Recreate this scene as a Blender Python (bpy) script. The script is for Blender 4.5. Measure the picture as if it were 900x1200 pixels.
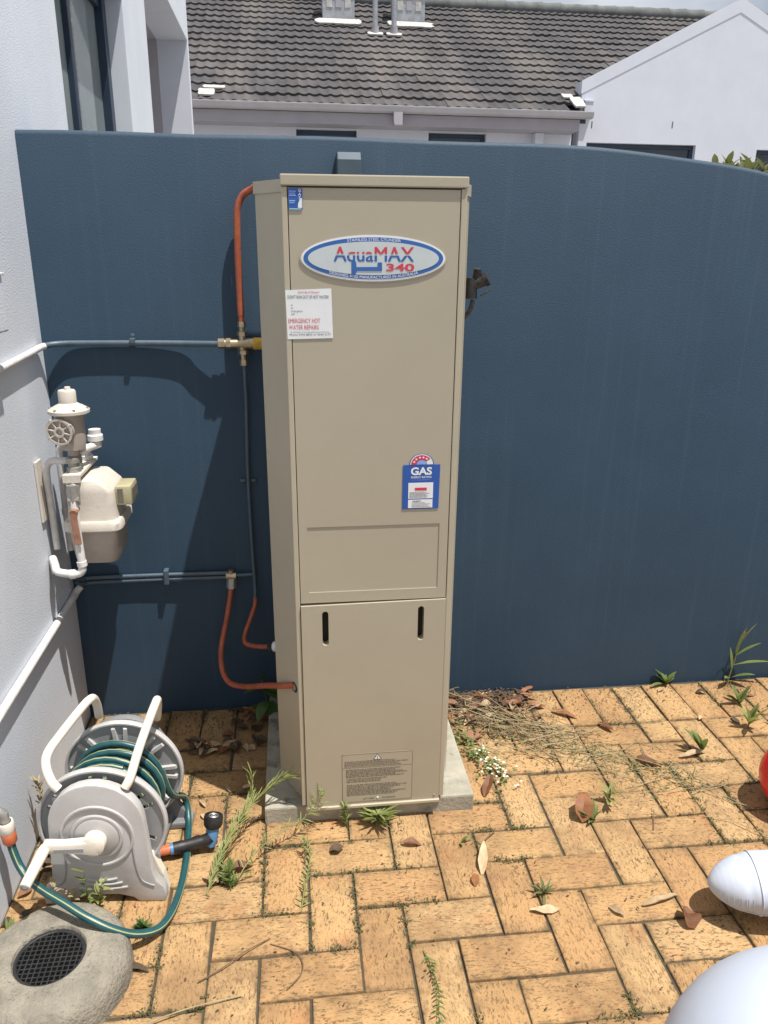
import bpy, bmesh, math, random
from mathutils import Vector, Matrix, Quaternion, noise
R = math.radians
random.seed(7)
scn = bpy.context.scene
for o in list(bpy.data.objects): bpy.data.objects.remove(o)
C = scn.collection

# ------------------------------------------------------------------ camera, sky, sun, exposure
PITCH, YAW, ROLL = .324507, .119010, .009245
cp, sp, cy, sy = math.cos(PITCH), math.sin(PITCH), math.cos(YAW), math.sin(YAW)
F = Vector((sy*cp, cy*cp, -sp)); RT0 = Vector((cy, -sy, 0)); UP0 = RT0.cross(F)
RT = RT0*math.cos(ROLL) + UP0*math.sin(ROLL); UP = UP0*math.cos(ROLL) - RT0*math.sin(ROLL)
cam = bpy.data.cameras.new('camera'); camo = bpy.data.objects.new('camera', cam); C.objects.link(camo)
M = Matrix((RT, UP, -F)).transposed().to_4x4(); M.translation = (.75301, -2.47386, 1.56618)
camo.matrix_world = M
cam.sensor_fit = 'VERTICAL'; cam.sensor_height = 24; cam.sensor_width = 18; cam.lens = 18.005
cam.clip_start = .02; cam.clip_end = 1500
scn.camera = camo

SUN = Vector((.26, -.21, 1)).normalized()          # towards the sun
w = bpy.data.worlds.new('World'); scn.world = w; w.use_nodes = True
nt = w.node_tree; nt.nodes.clear()
sky = nt.nodes.new('ShaderNodeTexSky'); sky.sky_type = 'NISHITA'; sky.sun_disc = False
sky.sun_elevation = math.asin(SUN.z); sky.sun_rotation = math.atan2(SUN.x, SUN.y)
sky.altitude = 20; sky.dust_density = 1.5; sky.air_density = 1.0
tc = nt.nodes.new('ShaderNodeTexCoord'); mp = nt.nodes.new('ShaderNodeMapping'); mp.inputs['Scale'].default_value = (1, 1, 2.2)
nz = nt.nodes.new('ShaderNodeTexNoise'); nz.inputs['Scale'].default_value = 2.6; nz.inputs['Detail'].default_value = 7
rp = nt.nodes.new('ShaderNodeValToRGB'); rp.color_ramp.elements[0].position = .26; rp.color_ramp.elements[1].position = .56
mx = nt.nodes.new('ShaderNodeMixRGB'); mx.inputs[2].default_value = (11.5, 12.1, 13.1, 1)
bg = nt.nodes.new('ShaderNodeBackground'); bg.inputs[1].default_value = .05
wo = nt.nodes.new('ShaderNodeOutputWorld')
L = nt.links.new
L(tc.outputs['Generated'], mp.inputs[0]); L(mp.outputs[0], nz.inputs[0]); L(nz.outputs[0], rp.inputs[0])
L(rp.outputs[0], mx.inputs[0]); L(sky.outputs[0], mx.inputs[1]); L(mx.outputs[0], bg.inputs[0]); L(bg.outputs[0], wo.inputs[0])
sl = bpy.data.lights.new('sun', 'SUN'); sl.energy = 5.0; sl.angle = R(.53); sl.color = (1, .955, .89)
so = bpy.data.objects.new('sun', sl); C.objects.link(so); so.rotation_euler = (-SUN).to_track_quat('-Z', 'Y').to_euler()
so.location = (3, -3, 8)
vs = scn.view_settings; vs.view_transform = 'Standard'; vs.look = 'None'; vs.gamma = 1; vs.use_curve_mapping = False
vs.exposure = .40

# ------------------------------------------------------------------ materials
def mat(name, c1, c2=None, scale=8, rough=.6, bump=0, bscale=80, metal=0, space='Object', stretch=(1,1,1), c3=None, s3=60, t3=(.6,.7), rvar=0, spec=.5, bdist=.002, trans=0, detail=6, coat=0):
    m = bpy.data.materials.new(name); m.use_nodes = True
    t = m.node_tree; n = t.nodes; l = t.links.new; b = n['Principled BSDF']
    b.inputs['Roughness'].default_value = rough; b.inputs['Metallic'].default_value = metal
    b.inputs['Specular IOR Level'].default_value = spec
    if coat: b.inputs['Coat Weight'].default_value = coat
    b.inputs['Base Color'].default_value = (*c1, 1)
    if trans:
        # thin leaf: some light comes through
        tr = n.new('ShaderNodeBsdfTranslucent'); tr.inputs[0].default_value = (*[min(1, x*1.6) for x in c1], 1)
        ms = n.new('ShaderNodeMixShader'); ms.inputs[0].default_value = trans
        l(b.outputs[0], ms.inputs[1]); l(tr.outputs[0], ms.inputs[2]); l(ms.outputs[0], n['Material Output'].inputs[0])
    if c2 is None and not bump: return m
    if space == 'World':
        g = n.new('ShaderNodeNewGeometry'); src = g.outputs['Position']
    else:
        g = n.new('ShaderNodeTexCoord'); src = g.outputs['Object']
    mp = n.new('ShaderNodeMapping'); mp.inputs['Scale'].default_value = stretch; l(src, mp.inputs[0])
    vec = mp.outputs[0]
    if rvar:
        oi = n.new('ShaderNodeObjectInfo'); mu = n.new('ShaderNodeMath'); mu.operation = 'MULTIPLY'; mu.inputs[1].default_value = 37
        l(oi.outputs['Random'], mu.inputs[0]); ad = n.new('ShaderNodeVectorMath'); l(vec, ad.inputs[0]); l(mu.outputs[0], ad.inputs[1]); vec = ad.outputs[0]
    col = None
    if c2 is not None:
        a = n.new('ShaderNodeTexNoise'); a.inputs['Scale'].default_value = scale; a.inputs['Detail'].default_value = detail; a.inputs['Roughness'].default_value = .62
        l(vec, a.inputs[0])
        r = n.new('ShaderNodeValToRGB'); r.color_ramp.elements[0].position = .36; r.color_ramp.elements[1].position = .66
        r.color_ramp.elements[0].color = (*c1, 1); r.color_ramp.elements[1].color = (*c2, 1); l(a.outputs[0], r.inputs[0]); col = r.outputs[0]
    if c3 is not None:
        a = n.new('ShaderNodeTexNoise'); a.inputs['Scale'].default_value = s3; a.inputs['Detail'].default_value = 4; l(vec, a.inputs[0])
        r = n.new('ShaderNodeValToRGB'); r.color_ramp.elements[0].position = t3[0]; r.color_ramp.elements[1].position = t3[1]; l(a.outputs[0], r.inputs[0])
        x = n.new('ShaderNodeMixRGB'); l(r.outputs[0], x.inputs[0]); l(col, x.inputs[1]); x.inputs[2].default_value = (*c3, 1); col = x.outputs[0]
    if rvar:
        h = n.new('ShaderNodeHueSaturation'); l(col, h.inputs['Color'])
        mr = n.new('ShaderNodeMapRange'); mr.inputs[3].default_value = 1-rvar; mr.inputs[4].default_value = 1+rvar; l(oi.outputs['Random'], mr.inputs[0]); l(mr.outputs[0], h.inputs['Value']); col = h.outputs[0]
    if col is not None: l(col, b.inputs['Base Color'])
    if bump:
        a = n.new('ShaderNodeTexNoise'); a.inputs['Scale'].default_value = bscale; a.inputs['Detail'].default_value = 5; l(vec, a.inputs[0])
        u = n.new('ShaderNodeBump'); u.inputs['Strength'].default_value = bump; u.inputs['Distance'].default_value = bdist; l(a.outputs[0], u.inputs['Height']); l(u.outputs[0], b.inputs['Normal'])
    return m

MT = {}
MT['white_wall'] = mat('white_render', (.61,.645,.705), (.565,.60,.66), 3, .85, .5, 210, space='World', bdist=.0025, c3=(.53,.55,.58), s3=1.3, t3=(.62,.9))
MT['house_wall'] = mat('neighbour_render', (.60,.625,.69), (.56,.585,.65), 2, .85, .3, 60, space='World', bdist=.004)
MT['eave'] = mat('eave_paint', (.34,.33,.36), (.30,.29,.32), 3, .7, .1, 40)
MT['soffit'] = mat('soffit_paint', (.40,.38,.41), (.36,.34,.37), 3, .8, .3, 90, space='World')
MT['gutter'] = mat('gutter_metal', (.46,.44,.46), (.38,.37,.38), 2, .45, .1, 30)
MT['navy'] = mat('navy_frame', (.014,.028,.055), (.02,.036,.066), 10, .4, .1, 60)
MT['glass'] = mat('window_glass', (.24,.28,.28), (.18,.21,.22), 3, .06)
MT['dark_glass'] = mat('dark_glass', (.03,.045,.06), (.02,.03,.045), 3, .1)
MT['concrete'] = mat('concrete', (.275,.25,.20), (.16,.147,.118), 16, .92, 1.0, 120, c3=(.13,.12,.105), s3=150, t3=(.60,.70), bdist=.006, detail=10)
MT['slab'] = mat('slab_concrete', (.37,.345,.28), (.25,.235,.19), 12, .92, .7, 90, c3=(.08,.085,.07), s3=14, t3=(.56,.72), bdist=.003)
MT['beige'] = mat('beige_enamel', (.395,.355,.272), (.375,.337,.257), 4, .42, .12, 7, bdist=.004, c3=(.29,.25,.18), s3=2.2, t3=(.60,.95))
MT['beige_trim'] = mat('beige_trim', (.43,.385,.29), (.40,.36,.27), 6, .42, .05, 30, bdist=.001)
MT['black'] = mat('black_plastic', (.012,.012,.013), (.025,.025,.026), 40, .5, .2, 150)
MT['void'] = mat('dark_cavity', (.004,.004,.004))
MT['bluepipe'] = mat('wall_blue_pipe', (.072,.108,.14), (.055,.085,.115), 30, .45, .3, 120)
MT['whitepipe'] = mat('white_painted_pipe', (.68,.67,.66), (.58,.565,.55), 30, .5, .3, 100)
MT['spout'] = mat('blue_painted_metal', (.050,.080,.108), (.042,.070,.096), 20, .6)
MT['copper'] = mat('lagged_copper', (.40,.105,.05), (.29,.068,.033), 25, .5, .2, 90, c3=(.22,.06,.03), s3=40, t3=(.62,.75))
MT['brass'] = mat('brass', (.50,.42,.30), (.36,.29,.19), 40, .36, .2, 90, metal=.85)
MT['yellow'] = mat('yellow_cap', (.62,.40,.05), (.45,.28,.03), 60, .5)
MT['steel'] = mat('grey_metal', (.42,.41,.38), (.30,.29,.27), 40, .45, .3, 90, metal=.6)
MT['gunmetal'] = mat('gunmetal', (.10,.10,.10), (.05,.05,.052), 60, .4, .3, 90, metal=.5)
MT['cream'] = mat('cream_meter_paint', (.60,.555,.49), (.53,.485,.425), 14, .55, .35, 120, c3=(.38,.32,.25), s3=20, t3=(.66,.8))
MT['cream_dark'] = mat('meter_taupe', (.42,.375,.33), (.35,.31,.275), 14, .55, .2, 90)
MT['index'] = mat('meter_index_plastic', (.44,.41,.26), (.36,.33,.20), 40, .3)
MT['rust'] = mat('rusty_lever', (.36,.19,.13), (.26,.12,.07), 40, .6)
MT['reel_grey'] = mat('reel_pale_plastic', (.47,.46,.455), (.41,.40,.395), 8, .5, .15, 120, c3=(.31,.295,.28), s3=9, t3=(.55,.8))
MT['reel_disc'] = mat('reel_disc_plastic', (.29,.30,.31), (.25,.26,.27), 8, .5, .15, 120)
MT['reel_dark'] = mat('reel_dark_plastic', (.20,.205,.21), (.16,.165,.17), 8, .55)  # dark grey plastic of back panel, drum, base bars and rear foot
MT['reel_white'] = mat('reel_cream_plastic', (.72,.67,.58), (.64,.585,.49), 12, .45, .1, 90, c3=(.45,.36,.24), s3=30, t3=(.68,.8))
MT['hose'] = mat('teal_hose', (.016,.08,.088), (.012,.06,.072), 30, .38, .2, 200)
MT['hose_stripe'] = mat('hose_stripe', (.36,.36,.17), (.30,.30,.14), 30, .4)
MT['orange'] = mat('orange_fitting', (.62,.17,.07), (.52,.13,.05), 30, .45)
MT['blueplastic'] = mat('blue_plastic', (.10,.25,.46), (.07,.19,.38), 30, .4)
MT['vinyl'] = mat('white_vinyl', (.52,.57,.67), (.50,.55,.65), 3, .6, .25, 14, bdist=.004)
MT['red'] = mat('red_vinyl', (.75,.012,.018), (.68,.01,.014), 3, .25)
MT['ridge'] = mat('ridge_tile', (.085,.09,.092), (.14,.15,.145), 6, .85, .5, 30)
MT['mortar'] = mat('flashing_white', (.52,.51,.49), (.33,.32,.30), 12, .8, .4, 40)
MT['vent'] = mat('roof_vent_metal', (.42,.43,.45), (.28,.29,.31), 10, .4, .1, 30, metal=.5)
MT['bed'] = mat('joint_soil', (.075,.06,.042), (.045,.038,.028), 20, .95, .8, 150, space='World', c3=(.05,.06,.025), s3=9, t3=(.5,.7))
MT['ground'] = mat('dusty_ground', (.30,.285,.27), (.24,.23,.22), 2, .95, .8, 40, space='World')
MT['leaf'] = mat('weed_green', (.125,.175,.05), (.18,.22,.07), 30, .5, trans=.3)
MT['leaf_pale'] = mat('weed_pale_green', (.22,.26,.08), (.28,.29,.11), 30, .55, trans=.3)
MT['leaf_dark'] = mat('weed_deep_green', (.05,.10,.022), (.075,.125,.03), 30, .5, trans=.25)
MT['olive'] = mat('olive_leaf', (.12,.135,.045), (.20,.20,.08), 30, .5, trans=.25)
MT['straw'] = mat('dry_stem', (.34,.28,.16), (.24,.19,.10), 30, .8)
MT['stem_brown'] = mat('brown_stem', (.12,.075,.045), (.17,.11,.06), 30, .8)
MT['dead'] = mat('dead_leaf', (.26,.115,.05), (.17,.07,.032), 40, .6, .3, 120, rvar=.35, trans=.15)
MT['dead_pale'] = mat('pale_dead_leaf', (.50,.38,.24), (.36,.25,.14), 40, .7, .3, 120, rvar=.25, trans=.15)
MT['dead_dark'] = mat('rotting_leaf', (.10,.06,.035), (.06,.04,.025), 40, .8, .3, 120, rvar=.3)
MT['petal'] = mat('white_petals', (.72,.72,.66), (.6,.6,.5), 40, .7, trans=.2)
MT['moss'] = mat('joint_moss', (.06,.065,.022), (.10,.09,.035), 60, .9)
MT['pwhite'] = mat('print_white', (.74,.76,.78), (.70,.72,.74), 20, .4)
MT['silver'] = mat('badge_silver', (.52,.57,.59), (.48,.53,.55), 20, .4)
MT['pblue'] = mat('print_blue', (.02,.085,.35), (.025,.095,.37), 20, .4)
MT['badge_blue'] = mat('badge_blue', (.025,.11,.35), (.03,.12,.37), 20, .4)
MT['pred'] = mat('print_red', (.58,.04,.065), (.55,.05,.07), 20, .4)
MT['pgreen'] = mat('print_dark_green', (.03,.085,.085), (.04,.09,.09), 20, .5)
MT['pgrey'] = mat('print_grey', (.14,.125,.10), (.17,.15,.12), 20, .6)
MT['pblack'] = mat('print_black', (.03,.03,.035), (.04,.04,.045), 20, .5)
MT['plate'] = mat('beige_plate', (.39,.35,.265), (.375,.335,.255), 9, .5)
MT['pcyan'] = mat('print_cyan', (.25,.5,.55), (.3,.55,.6), 20, .5)
MT['lblue'] = mat('print_light_blue', (.22,.32,.72), (.26,.36,.74), 20, .5)

def blue_wall_mat():
    m = mat('blue_masonry_paint', (.027,.056,.092), (.022,.048,.081), 2.2, .62, .36, 210, space='World', bdist=.0025, stretch=(1,1,1), spec=.35)
    t = m.node_tree; n = t.nodes; l = t.links.new; b = n['Principled BSDF']
    # rain streaks that run down the paint
    g = n.new('ShaderNodeNewGeometry'); mp = n.new('ShaderNodeMapping'); mp.inputs['Scale'].default_value = (26, 1, .5); l(g.outputs['Position'], mp.inputs[0])
    a = n.new('ShaderNodeTexNoise'); a.inputs['Scale'].default_value = 1.6; a.inputs['Detail'].default_value = 3; l(mp.outputs[0], a.inputs[0])
    r = n.new('ShaderNodeValToRGB'); r.color_ramp.elements[0].position = .56; r.color_ramp.elements[1].position = .78; r.color_ramp.elements[1].color = (.22,.22,.22,1); l(a.outputs[0], r.inputs[0])
    src = b.inputs['Base Color'].links[0].from_socket
    x = n.new('ShaderNodeMixRGB'); l(r.outputs[0], x.inputs[0]); l(src, x.inputs[1]); x.inputs[2].default_value = (.06,.095,.13,1); l(x.outputs[0], b.inputs['Base Color'])
    # splashed soil near the paving
    return m
MT['blue_wall'] = blue_wall_mat()

def paver_mat():
    m = bpy.data.materials.new('clay_paver'); m.use_nodes = True; t = m.node_tree; n = t.nodes; l = t.links.new; b = n['Principled BSDF']
    b.inputs['Roughness'].default_value = .9; b.inputs['Specular IOR Level'].default_value = .25
    tc = n.new('ShaderNodeTexCoord'); oi = n.new('ShaderNodeObjectInfo'); geo = n.new('ShaderNodeNewGeometry')
    mu = n.new('ShaderNodeMath'); mu.operation = 'MULTIPLY'; mu.inputs[1].default_value = 53; l(oi.outputs['Random'], mu.inputs[0])
    ad = n.new('ShaderNodeVectorMath'); l(tc.outputs['Object'], ad.inputs[0]); l(mu.outputs[0], ad.inputs[1])
    def nz(scale, det=5, st=(1,1,1), vec=None, rough=.6):
        mp = n.new('ShaderNodeMapping'); mp.inputs['Scale'].default_value = st; l(vec or ad.outputs[0], mp.inputs[0])
        a = n.new('ShaderNodeTexNoise'); a.inputs['Scale'].default_value = scale; a.inputs['Detail'].default_value = det; a.inputs['Roughness'].default_value = rough; l(mp.outputs[0], a.inputs[0]); return a.outputs[0]
    def ramp(v, p0, p1, c0=(0,0,0), c1=(1,1,1)):
        r = n.new('ShaderNodeValToRGB'); e = r.color_ramp.elements; e[0].position = p0; e[1].position = p1; e[0].color = (*c0,1); e[1].color = (*c1,1); l(v, r.inputs[0]); return r.outputs[0]
    def mix(f, a, c, k=None):
        x = n.new('ShaderNodeMixRGB'); l(f, x.inputs[0])
        if isinstance(a, tuple): x.inputs[1].default_value = (*a,1)
        else: l(a, x.inputs[1])
        if isinstance(c, tuple): x.inputs[2].default_value = (*c,1)
        else: l(c, x.inputs[2])
        return x.outputs[0]
    base = ramp(nz(9, 5), .35, .68, (.37,.232,.106), (.445,.295,.144))
    pr = n.new('ShaderNodeValToRGB'); e = pr.color_ramp.elements; e[0].color = (.355,.198,.090,1); e[1].color = (.44,.30,.155,1); e[1].position = 1
    k = e.new(.5); k.color = (.41,.25,.112,1); l(oi.outputs['Random'], pr.inputs[0])
    half = n.new('ShaderNodeMixRGB'); half.inputs[0].default_value = .6; l(base, half.inputs[1]); l(pr.outputs[0], half.inputs[2])
    col = mix(ramp(nz(7, 4), .58, .78), half.outputs[0], (.37,.17,.075))            # pinkish burnt patches
    col = mix(ramp(nz(210, 3, (.5,1,1)), .56, .66), col, (.27,.15,.065))            # fine wire-cut grain
    dirt = nz(5.5, 6, vec=geo.outputs['Position'])
    amount = ramp(dirt, .44, .70, (.0,.0,.0), (1,1,1))
    pit = ramp(nz(150, 4, (.45,1.1,1), rough=.75), .565, .60)
    pm = n.new('ShaderNodeMath'); pm.operation = 'MULTIPLY'; l(pit, pm.inputs[0])
    pa = n.new('ShaderNodeMath'); pa.operation = 'MULTIPLY_ADD'; pa.inputs[1].default_value = .55; l(amount, pa.inputs[0])
    fr = n.new('ShaderNodeMath'); fr.operation = 'FRACT'; f7 = n.new('ShaderNodeMath'); f7.operation = 'MULTIPLY'; f7.inputs[1].default_value = 7.31; l(oi.outputs['Random'], f7.inputs[0]); l(f7.outputs[0], fr.inputs[0])
    f8 = n.new('ShaderNodeMath'); f8.operation = 'MULTIPLY_ADD'; f8.inputs[1].default_value = .45; f8.inputs[2].default_value = .28; l(fr.outputs[0], f8.inputs[0]); l(f8.outputs[0], pa.inputs[2])
    pa.use_clamp = True; l(pa.outputs[0], pm.inputs[1])
    col = mix(pm.outputs[0], col, (.075,.048,.026))                                      # dark pits
    grime = n.new('ShaderNodeMath'); grime.operation = 'MULTIPLY'; grime.inputs[1].default_value = .62; l(ramp(nz(30, 6, vec=geo.outputs['Position']), .46, .66), grime.inputs[0])
    gm = n.new('ShaderNodeMath'); gm.operation = 'MULTIPLY'; l(grime.outputs[0], gm.inputs[0]); l(amount, gm.inputs[1])
    col = mix(gm.outputs[0], col, (.17,.115,.065))
    sx_ = n.new('ShaderNodeSeparateXYZ'); l(tc.outputs['Object'], sx_.inputs[0])
    def edge(sock, half):
        a = n.new('ShaderNodeMath'); a.operation = 'ABSOLUTE'; l(sock, a.inputs[0])
        m_ = n.new('ShaderNodeMapRange'); m_.inputs[1].default_value = half-.016; m_.inputs[2].default_value = half; l(a.outputs[0], m_.inputs[0]); return m_.outputs[0]
    em = n.new('ShaderNodeMath'); em.operation = 'MAXIMUM'; l(edge(sx_.outputs[0], .1147), em.inputs[0]); l(edge(sx_.outputs[1], .056), em.inputs[1])
    en = n.new('ShaderNodeMath'); en.operation = 'MULTIPLY'; l(em.outputs[0], en.inputs[0]); l(ramp(nz(26, 6, vec=geo.outputs['Position'], rough=.7), .42, .62), en.inputs[1])
    col = mix(en.outputs[0], col, (.12,.085,.045))                                    # soil washed out of the joints
    st = n.new('ShaderNodeMath'); st.operation = 'MULTIPLY'; st.inputs[1].default_value = .70; l(ramp(nz(2.3, 8, vec=geo.outputs['Position'], rough=.75), .48, .62), st.inputs[0])
    col = mix(st.outputs[0], col, (.21,.125,.062))
    l(col, b.inputs['Base Color'])
    u = n.new('ShaderNodeBump'); u.inputs['Strength'].default_value = .55; u.inputs['Distance'].default_value = .002
    mm = n.new('ShaderNodeMath'); mm.operation = 'SUBTRACT'; l(nz(60, 6), mm.inputs[0]); l(pit, mm.inputs[1]); l(mm.outputs[0], u.inputs['Height']); l(u.outputs[0], b.inputs['Normal'])
    return m
MT['paver'] = paver_mat()

def tile_mat():
    m = mat('concrete_roof_tile', (.040,.037,.040), (.064,.060,.063), 5, .8, .4, 60, rvar=.2)
    t = m.node_tree; n = t.nodes; l = t.links.new; b = n['Principled BSDF']
    g = n.new('ShaderNodeNewGeometry'); mp = n.new('ShaderNodeMapping'); mp.inputs['Scale'].default_value = (1.0, .22, .22); l(g.outputs['Position'], mp.inputs[0])
    a = n.new('ShaderNodeTexNoise'); a.inputs['Scale'].default_value = 1.5; a.inputs['Detail'].default_value = 5; l(mp.outputs[0], a.inputs[0])
    r = n.new('ShaderNodeValToRGB'); r.color_ramp.elements[0].position = .5; r.color_ramp.elements[1].position = .75; r.color_ramp.elements[1].color = (.6,.6,.6,1); l(a.outputs[0], r.inputs[0])
    src = b.inputs['Base Color'].links[0].from_socket
    x = n.new('ShaderNodeMixRGB'); l(r.outputs[0], x.inputs[0]); l(src, x.inputs[1]); x.inputs[2].default_value = (.15,.132,.118,1); l(x.outputs[0], b.inputs['Base Color'])
    return m
MT['tile'] = tile_mat()

# ------------------------------------------------------------------ mesh helpers
class MB:
    def __init__(s): s.v = []; s.f = []; s.mi = []
    def add(s, vs, fs, mi=0):
        o = len(s.v); s.v += [tuple(p) for p in vs]; s.f += [tuple(o+i for i in f) for f in fs]; s.mi += [mi]*len(fs); return s
    def bm(s, b, mi=0):
        b.verts.index_update(); s.add([v.co.copy() for v in b.verts], [[v.index for v in f.verts] for f in b.faces], mi); b.free(); return s
    def box(s, lo, hi, bev=0, seg=2, rot=None, mi=0):
        b = bmesh.new(); lo = Vector(lo); hi = Vector(hi); c = (lo+hi)/2; d = hi-lo
        bmesh.ops.create_cube(b, size=1)
        for v in b.verts: v.co = Vector((v.co.x*d.x, v.co.y*d.y, v.co.z*d.z))
        if bev: bmesh.ops.bevel(b, geom=list(b.edges), offset=bev, segments=seg, affect='EDGES', profile=.6)
        for v in b.verts:
            if rot is not None: v.co = rot @ v.co
            v.co += c
        return s.bm(b, mi)
    def tube(s, pts, r, n=12, cap=True, stripe=None, twist=0):
        pts = [Vector(p) for p in pts]; m = len(pts); rs = r if isinstance(r, (list, tuple)) else [r]*m
        T = []
        for i in range(m):
            a = pts[max(0, i-1)]; b = pts[min(m-1, i+1)]; T.append((b-a).normalized())
        ref = Vector((0,0,1)) if abs(T[0].z) < .9 else Vector((1,0,0))
        nrm = (ref - T[0]*ref.dot(T[0])).normalized(); vs = []; fs = []; mi = []
        for i in range(m):
            if i: 
                q = T[i-1].rotation_difference(T[i]); nrm = (q @ nrm); nrm = (nrm - T[i]*nrm.dot(T[i])).normalized()
            bn = T[i].cross(nrm)
            for k in range(n):
                a = 2*math.pi*k/n + twist*i; vs.append(pts[i] + (nrm*math.cos(a) + bn*math.sin(a))*rs[i])
        for i in range(m-1):
            for k in range(n):
                k2 = (k+1) % n; fs.append((i*n+k, i*n+k2, (i+1)*n+k2, (i+1)*n+k)); mi.append(1 if stripe and k in stripe else 0)
        if cap:
            fs.append(tuple(range(n-1, -1, -1))); fs.append(tuple((m-1)*n+k for k in range(n))); mi += [0, 0]
        o = len(s.v); s.v += [tuple(p) for p in vs]; s.f += [tuple(o+i for i in f) for f in fs]; s.mi += mi; return s
    def lathe(s, prof, c=(0,0,0), axis=(0,0,1), n=32, mi=0):
        ax = Vector(axis).normalized(); q = Vector((0,0,1)).rotation_difference(ax); c = Vector(c); vs = []; fs = []
        for r, h in prof:
            for k in range(n):
                a = 2*math.pi*k/n; vs.append(c + q @ Vector((max(r,1e-5)*math.cos(a), max(r,1e-5)*math.sin(a), h)))
        for i in range(len(prof)-1):
            for k in range(n):
                k2 = (k+1) % n; fs.append((i*n+k, i*n+k2, (i+1)*n+k2, (i+1)*n+k))
        return s.add(vs, fs, mi)
    def prism(s, poly, fn, d0, d1, holes=(), bev=0):
        """poly: 2-D outline, holes: 2-D outlines; fn(a,b,d) -> 3-D"""
        b = bmesh.new()
        loops = [poly] + list(holes); es = []
        for lp in loops:
            vv = [b.verts.new((p[0], p[1], 0)) for p in lp]
            es += [b.edges.new((vv[i], vv[(i+1) % len(vv)])) for i in range(len(vv))]
        if holes: bmesh.ops.triangle_fill(b, use_beauty=True, use_dissolve=False, edges=es, normal=(0,0,1))
        else: b.faces.new(b.verts[:])
        r = bmesh.ops.extrude_face_region(b, geom=b.faces[:])
        for g in r['geom']:
            if isinstance(g, bmesh.types.BMVert): g.co.z = 1
        if bev:
            b.normal_update()
            ed = [e for e in b.edges if len(e.link_faces) == 2 and e.calc_face_angle(0) > .6 and abs(e.verts[0].co.z-e.verts[1].co.z) < .5]
            for v in b.verts: v.co.z *= (d1-d0)
            bmesh.ops.bevel(b, geom=ed, offset=bev, segments=2, affect='EDGES', profile=.6)
            for v in b.verts: v.co = Vector(fn(v.co.x, v.co.y, d0+v.co.z))
        else:
            for v in b.verts: v.co = Vector(fn(v.co.x, v.co.y, d0+(d1-d0)*v.co.z))
        bmesh.ops.recalc_face_normals(b, faces=b.faces[:])
        return s.bm(b)
    def loft(s, rings, cap=True):
        n = len(rings[0]); vs = [p for r in rings for p in r]; fs = []
        for i in range(len(rings)-1):
            for k in range(n):
                k2 = (k+1) % n; fs.append((i*n+k, i*n+k2, (i+1)*n+k2, (i+1)*n+k))
        if cap: fs += [tuple(range(n-1,-1,-1)), tuple((len(rings)-1)*n+k for k in range(n))]
        return s.add(vs, fs)
    def build(s, name, mats, parent=None, origin=None, smooth=False, auto=True):
        if parent is not None and origin is None: origin = ORG.get(parent.name, Vector())
        origin = Vector(origin or (0,0,0))
        me = bpy.data.meshes.new(name); me.from_pydata([Vector(p)-origin for p in s.v], [], s.f)
        if not isinstance(mats, (list, tuple)): mats = [mats]
        for m in mats: me.materials.append(MT[m] if isinstance(m, str) else m)
        me.polygons.foreach_set('material_index', s.mi)
        b = bmesh.new(); b.from_mesh(me); bmesh.ops.recalc_face_normals(b, faces=b.faces[:]); b.to_mesh(me); b.free()
        if smooth:
            me.polygons.foreach_set('use_smooth', [True]*len(me.polygons)); me.set_sharp_from_angle(angle=R(38))
        me.update()
        o = bpy.data.objects.new(name, me); C.objects.link(o)
        if parent is not None:
            o.parent = parent
            po = parent
            # a sub-part of a mesh part shares that thing's origin
            ORG[o.name] = origin
        else:
            o.location = origin; ORG[o.name] = origin
        return o
ORG = {}
def tag(o, label=None, cat=None, group=None, kind=None):
    if label: o['label'] = label
    if cat: o['category'] = cat
    if group: o['group'] = group
    if kind: o['kind'] = kind
    return o
def thing(name, label, cat, loc, group=None):
    o = bpy.data.objects.new(name, None); C.objects.link(o); o.location = loc; o.empty_display_size = .05
    ORG[o.name] = Vector(loc); return tag(o, label, cat, group)
def smooth_path(pts, k=8):
    P = [Vector(p) for p in pts]; out = []
    for i in range(len(P)-1):
        p0 = P[max(0,i-1)]; p1 = P[i]; p2 = P[i+1]; p3 = P[min(len(P)-1,i+2)]
        for j in range(k):
            t = j/k; out.append(.5*((2*p1)+(-p0+p2)*t+(2*p0-5*p1+4*p2-p3)*t*t+(-p0+3*p1-3*p2+p3)*t**3))
    return out+[P[-1]]
def rrect(cx, cy, w, h, r, n=4):
    out = []
    for sx, sy, a0 in ((1,1,0),(-1,1,90),(-1,-1,180),(1,-1,270)):
        for i in range(n+1):
            a = R(a0+90*i/n); out.append((cx+sx*(w/2-r)+r*math.cos(a), cy+sy*(h/2-r)+r*math.sin(a)))
    return out
XZ = lambda y=0: (lambda a, b, d: (a, d, b))

# ------------------------------------------------------------------ ground, paving
g = MB().box((-40,-40,-.30), (60,90,-.06)).build('ground', 'ground'); tag(g, kind='structure')
bed = MB().box((-.002,-6,-.055), (7,.0,-.009)).build('paving', 'bed'); tag(bed, kind='structure')
U = .1175; X0, Y0 = 1.225, -.7213; JT = .0056
def paver_mesh(wd, ln, seed):
    rnd = random.Random(seed); b = bmesh.new(); bmesh.ops.create_cube(b, size=1)
    for v in b.verts:
        v.co = Vector((v.co.x*wd, v.co.y*ln, v.co.z*.046-.023))
        v.co.x += rnd.uniform(-.002,.002); v.co.y += rnd.uniform(-.002,.002)
    ed = [e for e in b.edges if e.verts[0].co.z > -.01 and e.verts[1].co.z > -.01]
    bmesh.ops.bevel(b, geom=ed, offset=.0035+rnd.uniform(-.001,.001), segments=2, affect='EDGES', profile=.5)
    me = bpy.data.meshes.new('paver'); b.to_mesh(me); b.free(); me.materials.append(MT['paver'])
    me.polygons.foreach_set('use_smooth', [True]*len(me.polygons)); me.set_sharp_from_angle(angle=R(50)); return me
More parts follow.
